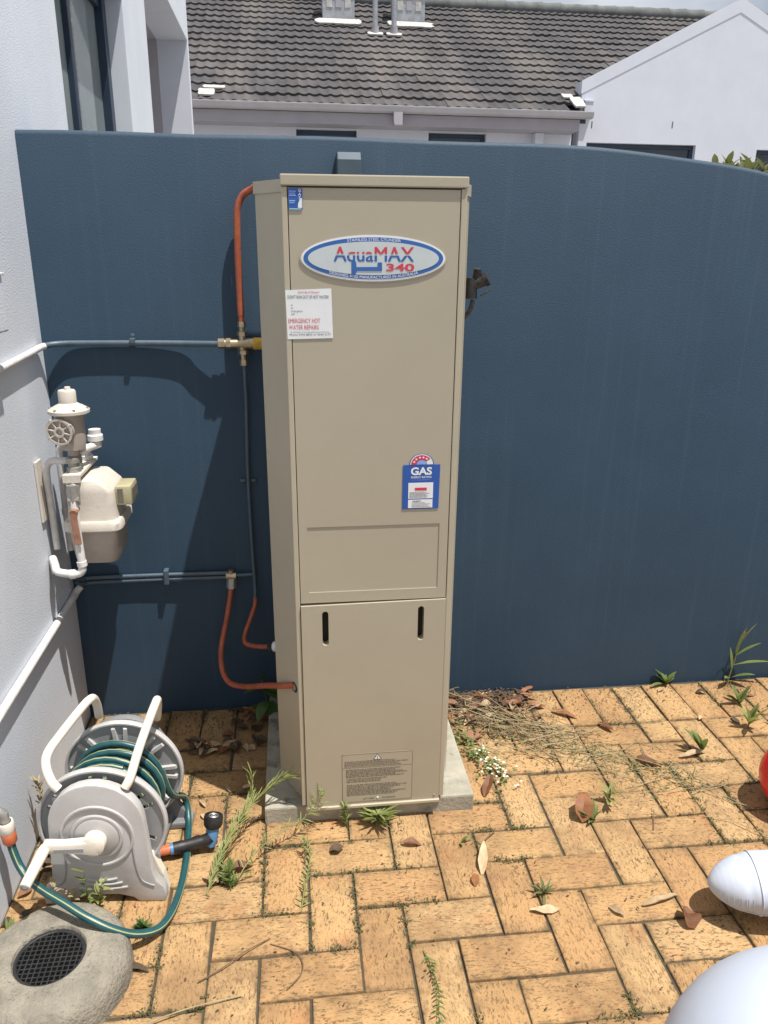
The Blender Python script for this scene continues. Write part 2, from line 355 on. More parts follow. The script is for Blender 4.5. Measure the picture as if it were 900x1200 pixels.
PM = {}
def paver(i0, j0, i1, j1):
    x0, x1 = X0+i0*U, X0+i1*U; y1, y0 = Y0-j0*U, Y0-j1*U
    x0 = max(x0, .004); y1 = min(y1, -.006)
    if x1-x0 < .02 or y1-y0 < .02: return
    w_, l_ = x1-x0-JT, y1-y0-JT
    horiz = w_ >= l_
    a, c = (w_, l_) if horiz else (l_, w_)
    key = (round(a,3), round(c,3), random.randrange(6))
    if key not in PM: PM[key] = paver_mesh(a, c, hash(key) & 1023)
    o = bpy.data.objects.new('paver', PM[key]); C.objects.link(o); o.parent = bed
    o.location = ((x0+x1)/2+random.uniform(-.0012,.0012), (y0+y1)/2+random.uniform(-.0012,.0012), random.uniform(-.004,.001))
    o.rotation_euler = (random.gauss(0,.010), random.gauss(0,.008), (0 if horiz else math.pi/2)+random.gauss(0,.005)+random.choice((0,math.pi)))
I0, I1, J1 = -11, 15, 13
for i in range(I0, I1): paver(i, -6.03, i+1, -4)
done = set()
for j in range(-7, J1):
    for i in range(I0-1, I1):
        k = (i-j) % 4
        if k == 0: a = (i, j, i+2, j+1)
        elif k == 3: a = (i, j, i+1, j+2)
        else: continue
        i0, j0, i1, j1 = a
        j0 = max(j0, -4); i1 = min(i1, I1); i0 = max(i0, I0)
        if j1 <= j0 or i1 <= i0: continue
        paver(i0, j0, i1, j1)

# ------------------------------------------------------------------ blue courtyard wall
tp = [(.0,1.887),(.667,1.889),(1.294,1.887),(1.498,1.884),(1.706,1.879),(1.866,1.869),(2.029,1.852),(2.142,1.837),(2.255,1.818),(2.5,1.765),(2.9,1.66),(3.4,1.51),(3.9,1.36),(4.4,1.25),(5.2,1.2)]
tp = [(p.x, p.y) for p in smooth_path([(a,b,0) for a,b in tp], 4)]
wl = MB(); rings = []
for x, z in tp:
    zz = z + .002*math.sin(x*9)
    rings.append([Vector((x, y, h)) for y, h in ((0,-.05),(0,zz-.014),(.003,zz-.006),(.009,zz-.001),(.018,zz),(.19,zz),(.2,zz-.012),(.2,-.05))])
wl.loft(rings)
o = wl.build('courtyard_wall', 'blue_wall', smooth=True, origin=(2.6,.1,0))
tag(o, 'dark blue rendered courtyard wall with top edge that curves down at one end', 'wall')
for x, z in ((.373,1.639),(.124,1.39)):
    s = MB().lathe([(.0,-.008),(.004,-.007),(.0045,-.001),(.0035,0)], (x,-.0,z), (0,-1,0), 10).build('screw', 'bluepipe', o, smooth=True)

# ------------------------------------------------------------------ rendered house on the left (face x = 0)
hs = thing('rendered_house', 'pale rendered house wall beside the water heater with navy framed window', 'house', (-.5,0,0))
def seg(y0, y1, z0, z1, x0=-.24, x1=0): return ((x0,y0,z0),(x1,y1,z1))
wb = MB()
outline = [(-7,-.05),(4.66,-.05),(4.66,6),(-7,6)]
holes = [[(.60,1.0),(1.862,1.0),(1.862,2.70),(.60,2.70)], [(2.535,.15),(4.59,.15),(4.59,3.145),(2.535,3.145)]]
wb.prism(outline, lambda a,b,d: (d,a,b), -.24, 0, holes, bev=.004)
hw = wb.build('wall', 'white_wall', hs)
# deep recess behind the second opening
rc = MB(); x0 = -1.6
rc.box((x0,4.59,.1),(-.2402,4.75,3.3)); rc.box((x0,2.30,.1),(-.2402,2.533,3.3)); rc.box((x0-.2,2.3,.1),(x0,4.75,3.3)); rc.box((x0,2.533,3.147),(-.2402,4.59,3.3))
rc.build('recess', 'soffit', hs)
wd = MB()
fx = -.115
for a, b2, z0, z1, d in ((.602,.665,1.0,2.70,.05),(1.79,1.86,1.0,2.70,.05),(1.17,1.215,1.06,2.64,.03)): wd.box((fx-.02,a,z0),(fx+d*.7,b2,z1), .003)
wd.box((fx-.02,.665,1.0),(fx+.02,1.79,1.06)); wd.box((fx-.02,.665,2.64),(fx+.02,1.79,2.70))
wf = wd.build('window', 'navy', hs)
MB().box((fx-.012,.665,1.06),(fx-.004,1.79,2.64)).build('pane', 'glass', wf)
# small box on the wall near the edge
jb = MB().box((.002,-.62,1.375),(.058,-.43,1.51), .006).build('junction_box', 'white_wall', origin=(.0,-.5,1.38))
tag(jb, 'small pale box fixed on the rendered house wall above the hot water pipe', 'box')
MB().box((.0,-.625,1.508),(.063,-.425,1.515), .002).build('lid', 'whitepipe', jb, origin=(.0,-.5,1.38))
ho = jb
# ------------------------------------------------------------------ neighbour house with tiled roof
NY = 10.
nh = thing('tiled_roof_house', 'neighbouring house with dark concrete tiled roof and pale gable behind the blue wall', 'house', (2.5,NY+2,0))
wins = [[(.90,1.2),(1.79,1.2),(1.79,3.285),(.90,3.285)], [(2.86,1.2),(3.74,1.2),(3.74,3.285),(2.86,3.285)]]
MB().prism([(-4,-.1),(5.06,-.1),(5.06,3.5),(-4,3.5)], XZ(), NY, NY+.22, wins).build('wall', 'house_wall', nh)
def win(x0, x1, z0, z1, y):
    f = MB(); t = .05
    f.box((x0,y,z0),(x0+t,y+.06,z1)); f.box((x1-t,y,z0),(x1,y+.06,z1)); f.box((x0+t,y,z1-t),(x1-t,y+.06,z1)); f.box((x0+t,y,z0),(x1-t,y+.06,z0+t))
    fo = f.build('window', 'navy', nh); MB().box((x0+t,y+.03,z0+t),(x1-t,y+.036,z1-t)).build('pane', 'dark_glass', fo)
win(.905,1.785,1.2,3.28,NY+.10); win(2.865,3.735,1.2,3.28,NY+.10)
# boxed eave, gutter, brackets
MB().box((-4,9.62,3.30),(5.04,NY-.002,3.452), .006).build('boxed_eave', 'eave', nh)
gp = [(9.50,3.545),(9.485,3.54),(9.487,3.525),(9.50,3.47),(9.54,3.456),(9.615,3.456),(9.615,3.53),(9.60,3.53),(9.60,3.475),(9.545,3.475),(9.515,3.483),(9.505,3.53)]
MB().prism(gp, lambda a,b,d: (d,a,b), -4, 5.20).build('gutter', 'gutter', nh)
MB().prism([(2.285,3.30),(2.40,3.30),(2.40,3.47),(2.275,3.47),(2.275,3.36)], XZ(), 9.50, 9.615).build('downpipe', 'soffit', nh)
MB().box((4.455,9.86,2.0),(4.585,NY-.003,3.297), .004).build('pilaster', 'house_wall', nh)
# gable with parapet
px0, pk, pz, sz = 5.165, 7.50, 5.165, 4.02
gw = [[(5.30,.9),(7.06,.9),(7.06,3.20),(5.30,3.20)], [(8.07,.9),(9.6,.9),(9.6,3.16),(8.07,3.16)]]
MB().prism([(px0,-.1),(2*pk-px0,-.1),(2*pk-px0,sz),(pk,pz),(px0,sz)], XZ(), NY-.02, NY+.24, gw).build('gable_wall', 'house_wall', nh)
win(5.305,7.055,.9,3.195,NY+.06); win(8.075,9.595,.9,3.155,NY+.06)
t = .165
for sgn in (1,-1):
    a0 = (pk-sgn*(pk-px0), sz); a1 = (pk, pz)
    MB().prism([(a0[0]-sgn*.012,a0[1]+.012),(a1[0],a1[1]+.02),(a1[0],a1[1]-t),(a0[0]-sgn*.012,a0[1]-t)], XZ(), NY-.027, NY+.26).build('gable_coping', 'house_wall', nh)
MB().box((5.20,NY-.09,3.545),(5.33,NY-.0205,3.74), .004).box((5.19,NY-.10,3.74),(5.34,NY-.021,3.765), .003).build('parapet_block', 'house_wall', nh)
for x, z in ((5.35,3.40),(6.63,3.43)): MB().box((x,NY-.023,z),(x+.018,NY-.0205,z+.09)).build('weep_vent', 'pgrey', nh)
# roof
RY0, RZ0, RS = 9.53, 3.52, .545
ang = math.atan(RS); RYR = 14.05; RZR = RZ0+(RYR-RY0)*RS
rf = MB().prism([(RY0+.1,RZ0-.02),(RYR,RZR-.08),(RYR+4.4,RZ0-.05),(RYR+4.4,RZ0-.15),(RYR,RZR-.2),(RY0+.1,RZ0-.12)], lambda a,b,d: (d,a,b), -4, 5.13).prism([(10.30,RZ0+.77*RS-.02),(RYR,RZR-.08),(RYR+4.4,RZ0-.05),(RYR+4.4,RZ0-.15),(RYR,RZR-.2),(10.30,RZ0+.77*RS-.12)], lambda a,b,d: (d,a,b), 5.1302, 10.2).build('roof', 'pblack', nh)
def tile_geo():
    W, Ln, n = .303, .40, 12; vs = []; fs = []
    def prof(x): 
        u = (x/.15) % 1
        return .009*math.cos(2*math.pi*u)+.002*math.cos(4*math.pi*u)
    for row, (y, dz) in enumerate(((0,0),(Ln,0))):
        for k in range(n+1):
            x = W*k/n; vs.append((x, y, prof(x)+dz))
    for k in range(n+1): x = W*k/n; vs.append((x, .0, prof(x)*.6-.045))
    for k in range(n): fs.append((k,k+1,n+2+k,n+1+k)); fs.append((2*n+2+k,2*n+3+k,k+1,k))
    return vs, fs
tv, tf = tile_geo()
tme = bpy.data.meshes.new('tile'); tme.from_pydata(tv, [], tf); tme.materials.append(MT['tile']); tme.update()
tme.polygons.foreach_set('use_smooth', [True]*len(tme.polygons)); tme.set_sharp_from_angle(angle=R(40))
rest = MB(); cnt = 0; GA = .325; rot = Matrix.Rotation(ang, 3, 'X'); tilt = Matrix.Rotation(ang-.085, 3, 'X')
ncourse = int((RYR-RY0)/math.cos(ang)/GA)+1
for c in range(ncourse):
    for k in range(-16, 33):
        x = k*.30+.05
        base = Vector((x, RY0, RZ0+.035)) + rot @ Vector((0, c*GA, 0))
        if x > px0-.35 and base.z < sz + (x+.3-px0)*.487 - .35: continue
        if x > 10: continue
        vis = -.9 <= x < 7.6
        if vis and cnt < 300:
            o = bpy.data.objects.new('tile', tme); C.objects.link(o); o.parent = rf; cnt += 1
            o.location = base-ORG[nh.name]+Vector((random.gauss(0,.001),random.gauss(0,.004),random.gauss(0,.002))); o.rotation_euler = (ang-.085+random.gauss(0,.003), random.gauss(0,.002), 0)
        else: rest.add([tilt @ Vector(v) + base for v in tv], tf)
o = rest.build('upper_tiles', 'tile', rf, smooth=True); o['kind'] = 'stuff'
for k in range(38):
    x = -3+k*.36
    pts = [Vector((x+d, RYR, RZR+.02+random.gauss(0,.003)+e)) for d, e in ((0,0),(.36,.0))]
    MB().tube([pts[0]+Vector((0,0,.0)), pts[0]*.6+pts[1]*.4, pts[1]+Vector((.03,0,0))], [.125,.12,.135], 14).build('ridge_cap', 'ridge', rf, smooth=True)
def onroof(x, y, up=0): return Vector((x, y, RZ0+.05+(y-RY0)*RS+up))
def apron(x, y_, a, b_, nm='flashing'):
    rnd = random.Random(int(x*100)); pts = []
    for k in range(14):
        t_ = 2*math.pi*k/14; e = 1+rnd.uniform(-.07,.07)
        u = max(-1,min(1,1.35*math.cos(t_)))*a*e; v = max(-1,min(1,1.35*math.sin(t_)))*b_*e; pts.append((u,v))
    MB().prism(pts, lambda p,q,d: (x+p, y_+q*math.cos(ang)-d*math.sin(ang), RZ0+.05+(y_-RY0)*RS+q*math.sin(ang)+d*math.cos(ang)), -.012, .012).build(nm, 'mortar', rf)
for x in (1.72, 2.96):
    c = onroof(x, 13.05)
    b_ = MB().box((c.x-.28,12.95,c.z-.05),(c.x+.28,13.35,c.z+.44), .01)
    vb = b_.build('flue_box', 'vent', rf)
    MB().box((c.x-.33,12.90,c.z+.44),(c.x+.33,13.42,c.z+.50), .01).build('cap', 'vent', vb)
    for dx in (-.16,.0,.16): MB().box((c.x+dx-.05,12.94,c.z+.12),(c.x+dx+.05,12.949,c.z+.36)).build('louvre', 'eave' if dx==0 else 'mortar', vb)
    q = Matrix.Rotation(ang, 3, 'X')
    apron(c.x, 12.82, .40, .13)
for x in (2.30, 2.62):
    c = onroof(x, 12.35)
    vp = MB().tube([c-Vector((0,0,.1)), c+Vector((0,0,.50))], .045, 12).build('vent_pipe', 'vent', rf, smooth=True)
    MB().tube([c-Vector((0,0,.1)), c+Vector((0,0,.09))], .062, 12).build('collar', 'eave', vp, smooth=True)
    apron(c.x, 12.30, .13, .06)
apron(-.33,9.72,.11,.11,'mortar_patch'); apron(-.24,9.90,.15,.05,'mortar_patch'); apron(5.04,9.78,.09,.18,'mortar_patch'); apron(4.94,9.98,.08,.07,'mortar_patch')

# ------------------------------------------------------------------ plants helpers
def leaf_geo(mb, base, dirv, length, width, bend=.3, up=Vector((0,0,1)), n=5, fold=.15, shape='lance'):
    d = Vector(dirv).normalized(); side = d.cross(up)
    if side.length < 1e-3: side = Vector((1,0,0))
    side.normalize(); nn = side.cross(d).normalized(); base = Vector(base); vs = []; fs = []
    for i in range(n+1):
        t = i/n
        if shape == 'lance': wv = math.sin(math.pi*min(1, t*.92+.06))**.8
        elif shape == 'ovate': wv = (math.sin(math.pi*(t**.7)))**.7 if 0 < t < 1 else .02
        else: wv = 1-t*.95
        p = base + d*length*t - nn*bend*length*t*t
        h = width/2*wv
        vs += [p-side*h+nn*h*fold*2, p, p+side*h+nn*h*fold*2]
    for i in range(n):
        a = i*3; fs += [(a,a+1,a+4,a+3),(a+1,a+2,a+5,a+4)]
    mb.add(vs, fs)
def rosette(name, loc, label, n=9, ln=.06, wd=.016, el=(30,80), m='leaf', group=None, sep=False, cat='weed', stem=.0):
    loc = Vector(loc); t = thing(name, label, cat, loc, group)
    mb = MB(); st = MB()
    for i in range(n):
        a = random.uniform(0, 2*math.pi); e = R(random.uniform(*el)); l = ln*random.uniform(.6,1.1)
        d = Vector((math.cos(a)*math.cos(e), math.sin(a)*math.cos(e), math.sin(e)))
        b = loc + Vector((0,0,stem*random.uniform(.2,1)))
        if sep:
            q = MB(); leaf_geo(q, b, d, l, wd*random.uniform(.8,1.2), random.uniform(.1,.4)); q.build('leaf', m, t, smooth=True)
        else: leaf_geo(mb, b, d, l, wd*random.uniform(.8,1.2), random.uniform(.1,.4))
    if not sep: mb.build('foliage', m, t, smooth=True)
    st.tube([loc-Vector((0,0,.012)), loc+Vector((0,0,stem+.006))], [.003,.002], 6); st.build('stem', 'stem_brown', t)
    return t
def spray(name, pts, label, ln=.03, wd=.003, per=5, m='leaf_pale', spread=.7, r0=.0018, cat='weed', group=None, sm=None, shape='lance', origin=None, extra=None):
    P = smooth_path(pts, 7); t = thing(name, label, cat, origin or pts[0], group); mb = MB()
    MB().tube(P, [r0*(1-.7*i/(len(P)-1)) for i in range(len(P))], 6).build('stem', sm or m, t, smooth=True)
    for i in range(2, len(P)):
        T = (P[i]-P[i-1]).normalized()
        for k in range(per):
            a = Vector((random.gauss(0,1), random.gauss(0,1), random.gauss(0,1))); a = (a - T*a.dot(T)).normalized()
            d = T*(1-spread*.5) + a*spread
            leaf_geo(mb, P[i], d, ln*random.uniform(.5,1.2), wd, random.uniform(-.1,.3), n=3, shape=shape)
    mb.build('foliage', m, t, smooth=True); return t
def dead_leaf(x, y, ln, wd, az, label, m='dead', curl=.25, z=.006, lift=5, group=None, shape='lance'):
    loc = Vector((x,y,z)); mb = MB(); e = R(lift)
    d = Vector((math.cos(R(az))*math.cos(e), math.sin(R(az))*math.cos(e), math.sin(e)))
    leaf_geo(mb, loc-d*ln*.5, d, ln, wd, curl*.4, n=7, fold=random.uniform(.1,.45), shape=shape)
    sd = random.uniform(0,50)
    mb.v = [(v[0]+.05*wd*noise.noise(Vector((v[1]*60,v[0]*60,sd))), v[1]+.10*wd*noise.noise(Vector((v[0]*60,v[1]*60,sd))), v[2]+.45*wd*noise.noise(Vector((v[0]*38+sd,v[1]*38,sd)))) for v in mb.v]
    zmin = min(v[2] for v in mb.v)
    mb.v = [(v[0],v[1],v[2]-zmin+.0015) for v in mb.v]
    o = mb.build('dead_leaf', m, origin=(x,y,.002), smooth=True); return tag(o, label, 'leaf', group)

# ------------------------------------------------------------------ concrete slab and water heater
sb = MB().box((.636,-.630,-.03),(1.250,-.03,.052), .006)
slab = sb.build('concrete_slab', 'slab', origin=(.94,-.34,0)); tag(slab, 'weathered concrete slab lying under the beige water heater', 'slab')
HY = -.642
ht = thing('water_heater', 'tall beige gas water heater with oval badge standing on concrete slab', 'water heater', (.945,-.34,.052))
body = [(.748,-.618),(1.150,-.618),(1.150,-.600),(1.192,-.49),(1.192,-.20),(1.165,-.06),(.72,-.06),(.682,-.20),(.682,-.49),(.748,-.600)]
MB().prism(body, lambda a,b,d: (a,b,d), .060, 1.690).build('casing', 'beige', ht)
cap_ = [(.745,-.615),(1.153,-.615),(1.153,-.602),(1.196,-.490),(1.196,-.199),(1.168,-.055),(.716,-.055),(.678,-.199),(.678,-.490),(.745,-.602)]
MB().prism(cap_, lambda a,b,d: (a,b,d), 1.690, 1.716).build('side_cap', 'beige', ht)
MB().box((.742,-.647,1.700),(1.156,-.45,1.7235), .003).build('top_cap', 'beige', ht)
for x0, x1 in ((.744,.7565),(1.1405,1.154)): MB().box((x0,HY,.070),(x1,-.5995,1.6985), .002).build('corner_strip', 'beige_trim', ht)
rec = [(.780,.737),(1.116,.737),(1.116,.916),(.780,.916)]
up = MB().prism([(.7585,.7075),(1.1385,.7075),(1.1385,1.6965),(.7585,1.6965)], lambda a,b,d: (a,d,b), HY+.001, -.6185, [rec]).build('front_panel', 'beige', ht)
MB().box((.776,HY+.0030,.733),(1.120,HY+.0050,.920)).build('label_recess', 'beige', up)
slots = [rrect(.8205,.634,.0165,.100,.0082,5), rrect(1.0735,.637,.0165,.100,.0082,5)]
lo = MB().prism([(.7580,.066),(1.1395,.066),(1.1395,.7045),(.7580,.7005)], lambda a,b,d: (a,d,b), HY-.004, -.6205, slots).build('access_panel', 'beige', ht)
for s_ in slots:
    c = (sum(p[0] for p in s_)/len(s_), sum(p[1] for p in s_)/len(s_))
    MB().prism(rrect(c[0],c[1],.022,.106,.011,5), lambda a,b,d: (a,d,b), -.622, -.6192).build('slot_shade', 'void', lo)  # black plate behind each opening, its colour stands in for the unlit depth
MB().box((.756,HY-.0105,.0565),(1.141,-.62,.0655), .0015).build('bottom_lip', 'beige_trim', ht)
MB().lathe([(.0,.002),(.003,.0018),(.0035,0)], (1.126,HY-.0041,.078), (0,-1,0), 10).build('screw', 'steel', lo)
def text(s, x, z, h, m, y=HY, parent=None, name='lettering', sx=1, align='CENTER', warp=None, bold=0, shear=0, cut=None, ww=None):
    cu = bpy.data.curves.new('t', 'FONT'); cu.body = s; cu.size = 1; cu.align_x = align; cu.offset = bold; cu.shear = shear; cu.resolution_u = 3
    ob = bpy.data.objects.new('t', cu); C.objects.link(ob); bpy.context.view_layer.update()
    me = bpy.data.meshes.new_from_object(ob.evaluated_get(bpy.context.evaluated_depsgraph_get()))
    bpy.data.objects.remove(ob)
    b = bmesh.new(); b.from_mesh(me); bpy.data.meshes.remove(me)
    if not b.verts: b.free(); return
    k = h/.70
    xs = [v.co.x for v in b.verts]; w0 = max(xs)-min(xs); mid = (max(xs)+min(xs))/2
    if ww: sx = ww/(w0*k)
    if cut is not None:
        bmesh.ops.bisect_plane(b, geom=b.verts[:]+b.edges[:]+b.faces[:], plane_co=(0,cut[0],0), plane_no=(0,1,0), clear_inner=cut[1] > 0, clear_outer=cut[1] < 0)
    for v in b.verts:
        u = (v.co.x-(mid if align == 'CENTER' else 0))*k*sx; q = v.co.y*k
        if warp: v.co = Vector((*warp(u, q),)) if False else Vector((warp(u,q)[0], y, warp(u,q)[1]))
        else: v.co = Vector((x+u, y, z+q))
    o = MB().bm(b).build(name, m, parent); return o
def flat(name, poly, y, m, parent, th=.0006): return MB().prism(poly, lambda a,b,d: (a,d,b), y, y+th).build(name, m, parent)
def rect(x0, z0, x1, z1): return [(x0,z0),(x1,z0),(x1,z1),(x0,z1)]
def ell(cx, cz, a, b, n=64): return [(cx+a*math.cos(2*math.pi*i/n), cz+b*math.sin(2*math.pi*i/n)) for i in range(n)]
# oval badge
bx, bz = .9455, 1.553
y = HY-.0004
bd = flat('badge', ell(bx,bz,.166,.0515), y-.001, 'beige_trim', ht, .0015)
flat('badge_rim', ell(bx,bz,.1625,.0490), y-0.0016, 'pwhite', bd); flat('badge_ring', ell(bx,bz,.1575,.0445), y-0.0022, 'badge_blue', bd)
flat('badge_field', ell(bx,bz,.1475,.0355), y-0.0028, 'silver', bd)
for q_, dx in enumerate((-.0007,0,.0007)):
    text('AquaMAX', .9455+dx, 1.5465, .0315, 'pred', y-.0030-.0002*q_, bd, ww=.180, cut=(.36,1))
    text('AquaMAX', .9455+dx, 1.5465, .0315, 'badge_blue', y-.0030-.0002*q_, bd, ww=.180, cut=(.28,-1))
S_ = 1/497.
def lp(px, pz): return (.9455+(px-470)*.000452, 1.553-(pz-163)*.000452)
flat('logo_bracket', [lp(*p) for p in ((358,178),(380,178),(383,204),(488,203),(488,182),(510,182),(510,222),(386,222),(374,240),(358,242))], y-0.0037, 'badge_blue', bd, .0004)
text('340', 1.005, 1.5265, .0155, 'pred', y-0.0034, bd, bold=.025, ww=.064)
def arc(ra, rb, sgn):
    def f(u, q):
        a = math.pi/2 - u/ra*1.02
        # walk on the ellipse by x
        xx = max(-.99, min(.99, u/ra)); zz = math.sqrt(1-xx*xx)*rb
        return (bx+u, bz+sgn*zz+q)
    return f
text('STAINLESS STEEL CYLINDER', 0, 0, .0062, 'pwhite', y-0.0027, bd, warp=arc(.152,.0372,1), ww=.120)
text('DESIGNED AND MANUFACTURED IN AUSTRALIA', 0, 0, .0062, 'pwhite', y-0.0027, bd, warp=arc(.152,.0432,-1), ww=.200)
# repairs sticker
st = flat('sticker', [(.7475,1.377),(.8515,1.379),(.849,1.4885),(.7455,1.4845)], y-.0003, 'pwhite', ht)
ys = y-.0008
text("Don't Be A Moaner!", .798, 1.478, .0048, 'pred', ys, st, ww=.048, shear=.2)
text("DON'T RUN OUT OF HOT WATER!", .7965, 1.4665, .0070, 'pgreen', ys, st, ww=.092)
for s_, z in (('In',1.4505),('an',1.4440),('emergency',1.4375),('call . . .',1.4310)): text(s_, .757, z, .0042, 'pgrey', ys, st, align='LEFT')
text('EMERGENCY HOT', .7865, 1.4130, .0100, 'pred', ys, st, ww=.072)
text('WATER REPAIRS', .7850, 1.3985, .0100, 'pred', ys, st, ww=.068)
text('A division of the plumbing service line', .7985, 1.3915, .0032, 'pgrey', ys, st, ww=.088)
text('Phone 9344 8833 or 9344 2177', .7995, 1.3850, .0045, 'pgreen', ys, st, ww=.094)
# small blue tag at the corner
tg = flat('tag', rect(.7590,1.652,.7890,1.6955), y-.0003, 'pblue', ht)
flat('tag_panel', [(.7790,1.6560),(.7882,1.6560),(.7882,1.6760),(.7840,1.674),(.7800,1.665)], y-.0007, 'pwhite', tg)
flat('tag_strip', rect(.7600,1.6525,.7865,1.6550), y-.0007, 'pcyan', tg)
for z, c, x1_ in ((1.6880,'lblue',.7755),(1.6840,'lblue',.7740),(1.6800,'lblue',.7755),(1.6690,'pcyan',.7735),(1.6650,'lblue',.7720)): flat('tag_line', rect(.7605,z,x1_,z+.0022), y-.0007, c, tg)
for q_, ch in enumerate('GAS'): text(ch, .7835, 1.6880-q_*.0075, .0060, 'pwhite', y-.0007, tg, bold=.02)
# energy rating label
gl = flat('rating_label', [(1.0190,.9570),(1.1110,.9570),(1.1125,1.0715),(1.0965,1.0715)] + [(1.0655+.031*math.cos(R(a)),1.0715+.028*math.sin(R(a))) for a in range(0,181,12)] + [(1.0195,1.0715)], y-.0003, 'pblue', ht)
ar = lambda r0, r1, a0, a1, s: [(1.0655+r0*math.cos(R(a0+(a1-a0)*i/16)),1.0725+r0*s*math.sin(R(a0+(a1-a0)*i/16))) for i in range(17)] + [(1.0655+r1*math.cos(R(a1+(a0-a1)*i/16)),1.0725+r1*s*math.sin(R(a1+(a0-a1)*i/16))) for i in range(17)]
flat('dial_rim', ar(.0285,.0265,0,180,.9), y-.0008, 'pwhite', gl)
flat('dial', ar(.0265,.0135,35,180,.9), y-.0008, 'pred', gl); flat('dial_end', ar(.0265,.0135,0,34,.9), y-.0008, 'pwhite', gl)
flat('dial_core', ar(.0125,.001,0,180,.9), y-.0008, 'lblue', gl)
for a in (158,132,104,78,52):
    c = (1.0655+.020*math.cos(R(a)),1.0725+.018*math.sin(R(a)))
    flat('star', [(c[0]+(.0036 if i%2==0 else .0015)*math.sin(i*math.pi/5),c[1]+(.0036 if i%2==0 else .0015)*math.cos(i*math.pi/5)) for i in range(10)], y-.0013, 'pwhite', gl)
text('GAS', 1.0655, 1.0465, .0185, 'pwhite', y-.0008, gl, bold=.035, ww=.053)
text('ENERGY RATING', 1.0655, 1.0375, .0052, 'pwhite', y-.0008, gl, ww=.051, bold=.01)
text('A joint energy labelling scheme', 1.0655, 1.0320, .0030, 'lblue', y-.0008, gl, ww=.046)
flat('label_box', rect(1.0335,.9845,1.0960,1.0255), y-.0008, 'pwhite', gl); flat('label_box', rect(1.0335,.9600,1.0955,.9815), y-.0008, 'pwhite', gl)
flat('red_bar', rect(1.0500,1.0055,1.0800,1.0130), y-.0013, 'pred', gl)
def fineprint(x0, x1, z0, z1, h, pitch, m, yy, parent, fill=.85):
    mb = MB(); z = z1
    while z > z0:
        x = x0; end = x0+(x1-x0)*random.uniform(fill-.3,1)
        while x < end:
            w_ = min(random.uniform(.8,4.5)*h, end-x); mb.add([(x,yy,z-h),(x+w_,yy,z-h),(x+w_,yy,z),(x,yy,z)], [(0,1,2,3)]); x += w_+h*.7
        z -= pitch
    o = mb.build('fine_print', m, parent); return o
fineprint(1.0365,1.0930,.9865,1.0015,.0014,.0032,'pgrey',y-.0012,gl,1); fineprint(1.043,1.0930,.9615,.9740,.0012,.0034,'pgrey',y-.0012,gl)
text('AquaMAX', 1.0550, .9765, .0035, 'pblack', y-.0013, gl, ww=.022, bold=.02)
# warning plate
yp = HY-.0044
pl = flat('warning_plate', rect(.8595,.0745,1.0600,.2375), yp-.0003, 'plate', lo)
bw = .0009
for r_ in (rect(.8595,.0745,1.06,.0745+bw),rect(.8595,.2366,1.06,.2375),rect(.8595,.0745,.8595+bw,.2375),rect(1.0591,.0745,1.06,.2375),rect(.8595,.1915,1.06,.1915+bw)): flat('plate_line', r_, yp-.0007, 'pgrey', pl)
flat('warning_triangle', [(.9475,.2155),(.9715,.2155),(.9595,.2355)], yp-.0007, 'pblack', pl); flat('triangle_field', [(.9505,.2172),(.9685,.2172),(.9595,.2322)], yp-.0012, 'pwhite', pl)
flat('exclamation', rect(.9586,.2205,.9604,.2275), yp-.0016, 'pblack', pl); flat('exclamation', rect(.9586,.2182,.9604,.2196), yp-.0016, 'pblack', pl)
fineprint(.866,1.052,.196,.2135,.0024,.0052,'pgrey',yp-.0008,pl,1); fineprint(.870,1.048,.158,.186,.0024,.0049,'pgrey',yp-.0008,pl,1)
fineprint(.872,1.0,.140,.155,.0024,.0052,'pgrey',yp-.0008,pl,.9); fineprint(.872,1.046,.096,.134,.0024,.0050,'pgrey',yp-.0008,pl,.95)
text('LIFT HERE', .935, .0805, .0050, 'pblack', yp-.0008, pl); text('TO REMOVE', .992, .0805, .0050, 'pblack', yp-.0008, pl)
MB().lathe([(0,.0012),(.003,.001),(.0034,0)], (.9605,yp-.0003,.0845), (0,-1,0), 10).build('rivet', 'pwhite', pl)
# relief valve on the far side
rv = thing('relief_valve', 'black and brass relief valve sticking out of the heater side', 'valve', (1.215,-.42,1.49))
MB().tube([(1.190,-.40,1.486),(1.232,-.42,1.490)], .017, 12).tube([(1.222,-.42,1.508),(1.222,-.42,1.456)], [.016,.018], 12).build('body', 'black', rv, smooth=True)
MB().tube([(1.222,-.42,1.487),(1.256,-.432,1.504)], [.013,.0155], 14).build('spring_housing', 'gunmetal', rv, smooth=True)
MB().tube([(1.254,-.431,1.503),(1.263,-.434,1.508)], [.018,.018], 12).build('end_cap', 'black', rv, smooth=True)
MB().box((1.240,-.450,1.470),(1.270,-.446,1.475), .001, rot=Matrix.Rotation(R(-28),3,'Y')).build('lever', 'gunmetal', rv)
MB().lathe([(0,.026),(.010,.024),(.012,.0)], (1.236,-.425,1.508), (0,-.2,1), 12).build('knob', 'black', rv, smooth=True)
MB().tube(smooth_path([(1.229,-.42,1.453),(1.222,-.42,1.425),(1.206,-.40,1.40)],4), .006, 8).build('drain_tube', 'gunmetal', rv, smooth=True)
ht.rotation_euler = (R(1.0), R(-.18), 0); ht.scale = (1, 1, 1.0055)
# debris on the cap
for k in range(7):
    x = random.uniform(.905,.975); b_ = MB(); rr = random.uniform(.005,.009)
    b_.box((x-rr,-.20-rr,1.7180),(x+rr,-.20+rr,1.7205+rr*1.6), rr*.4)
    o = b_.build('mortar_crumb', 'mortar', origin=(x,-.2,1.712)); tag(o, 'small pale mortar crumb lying on the top of the water heater', 'crumb', 'mortar crumbs on the heater top')
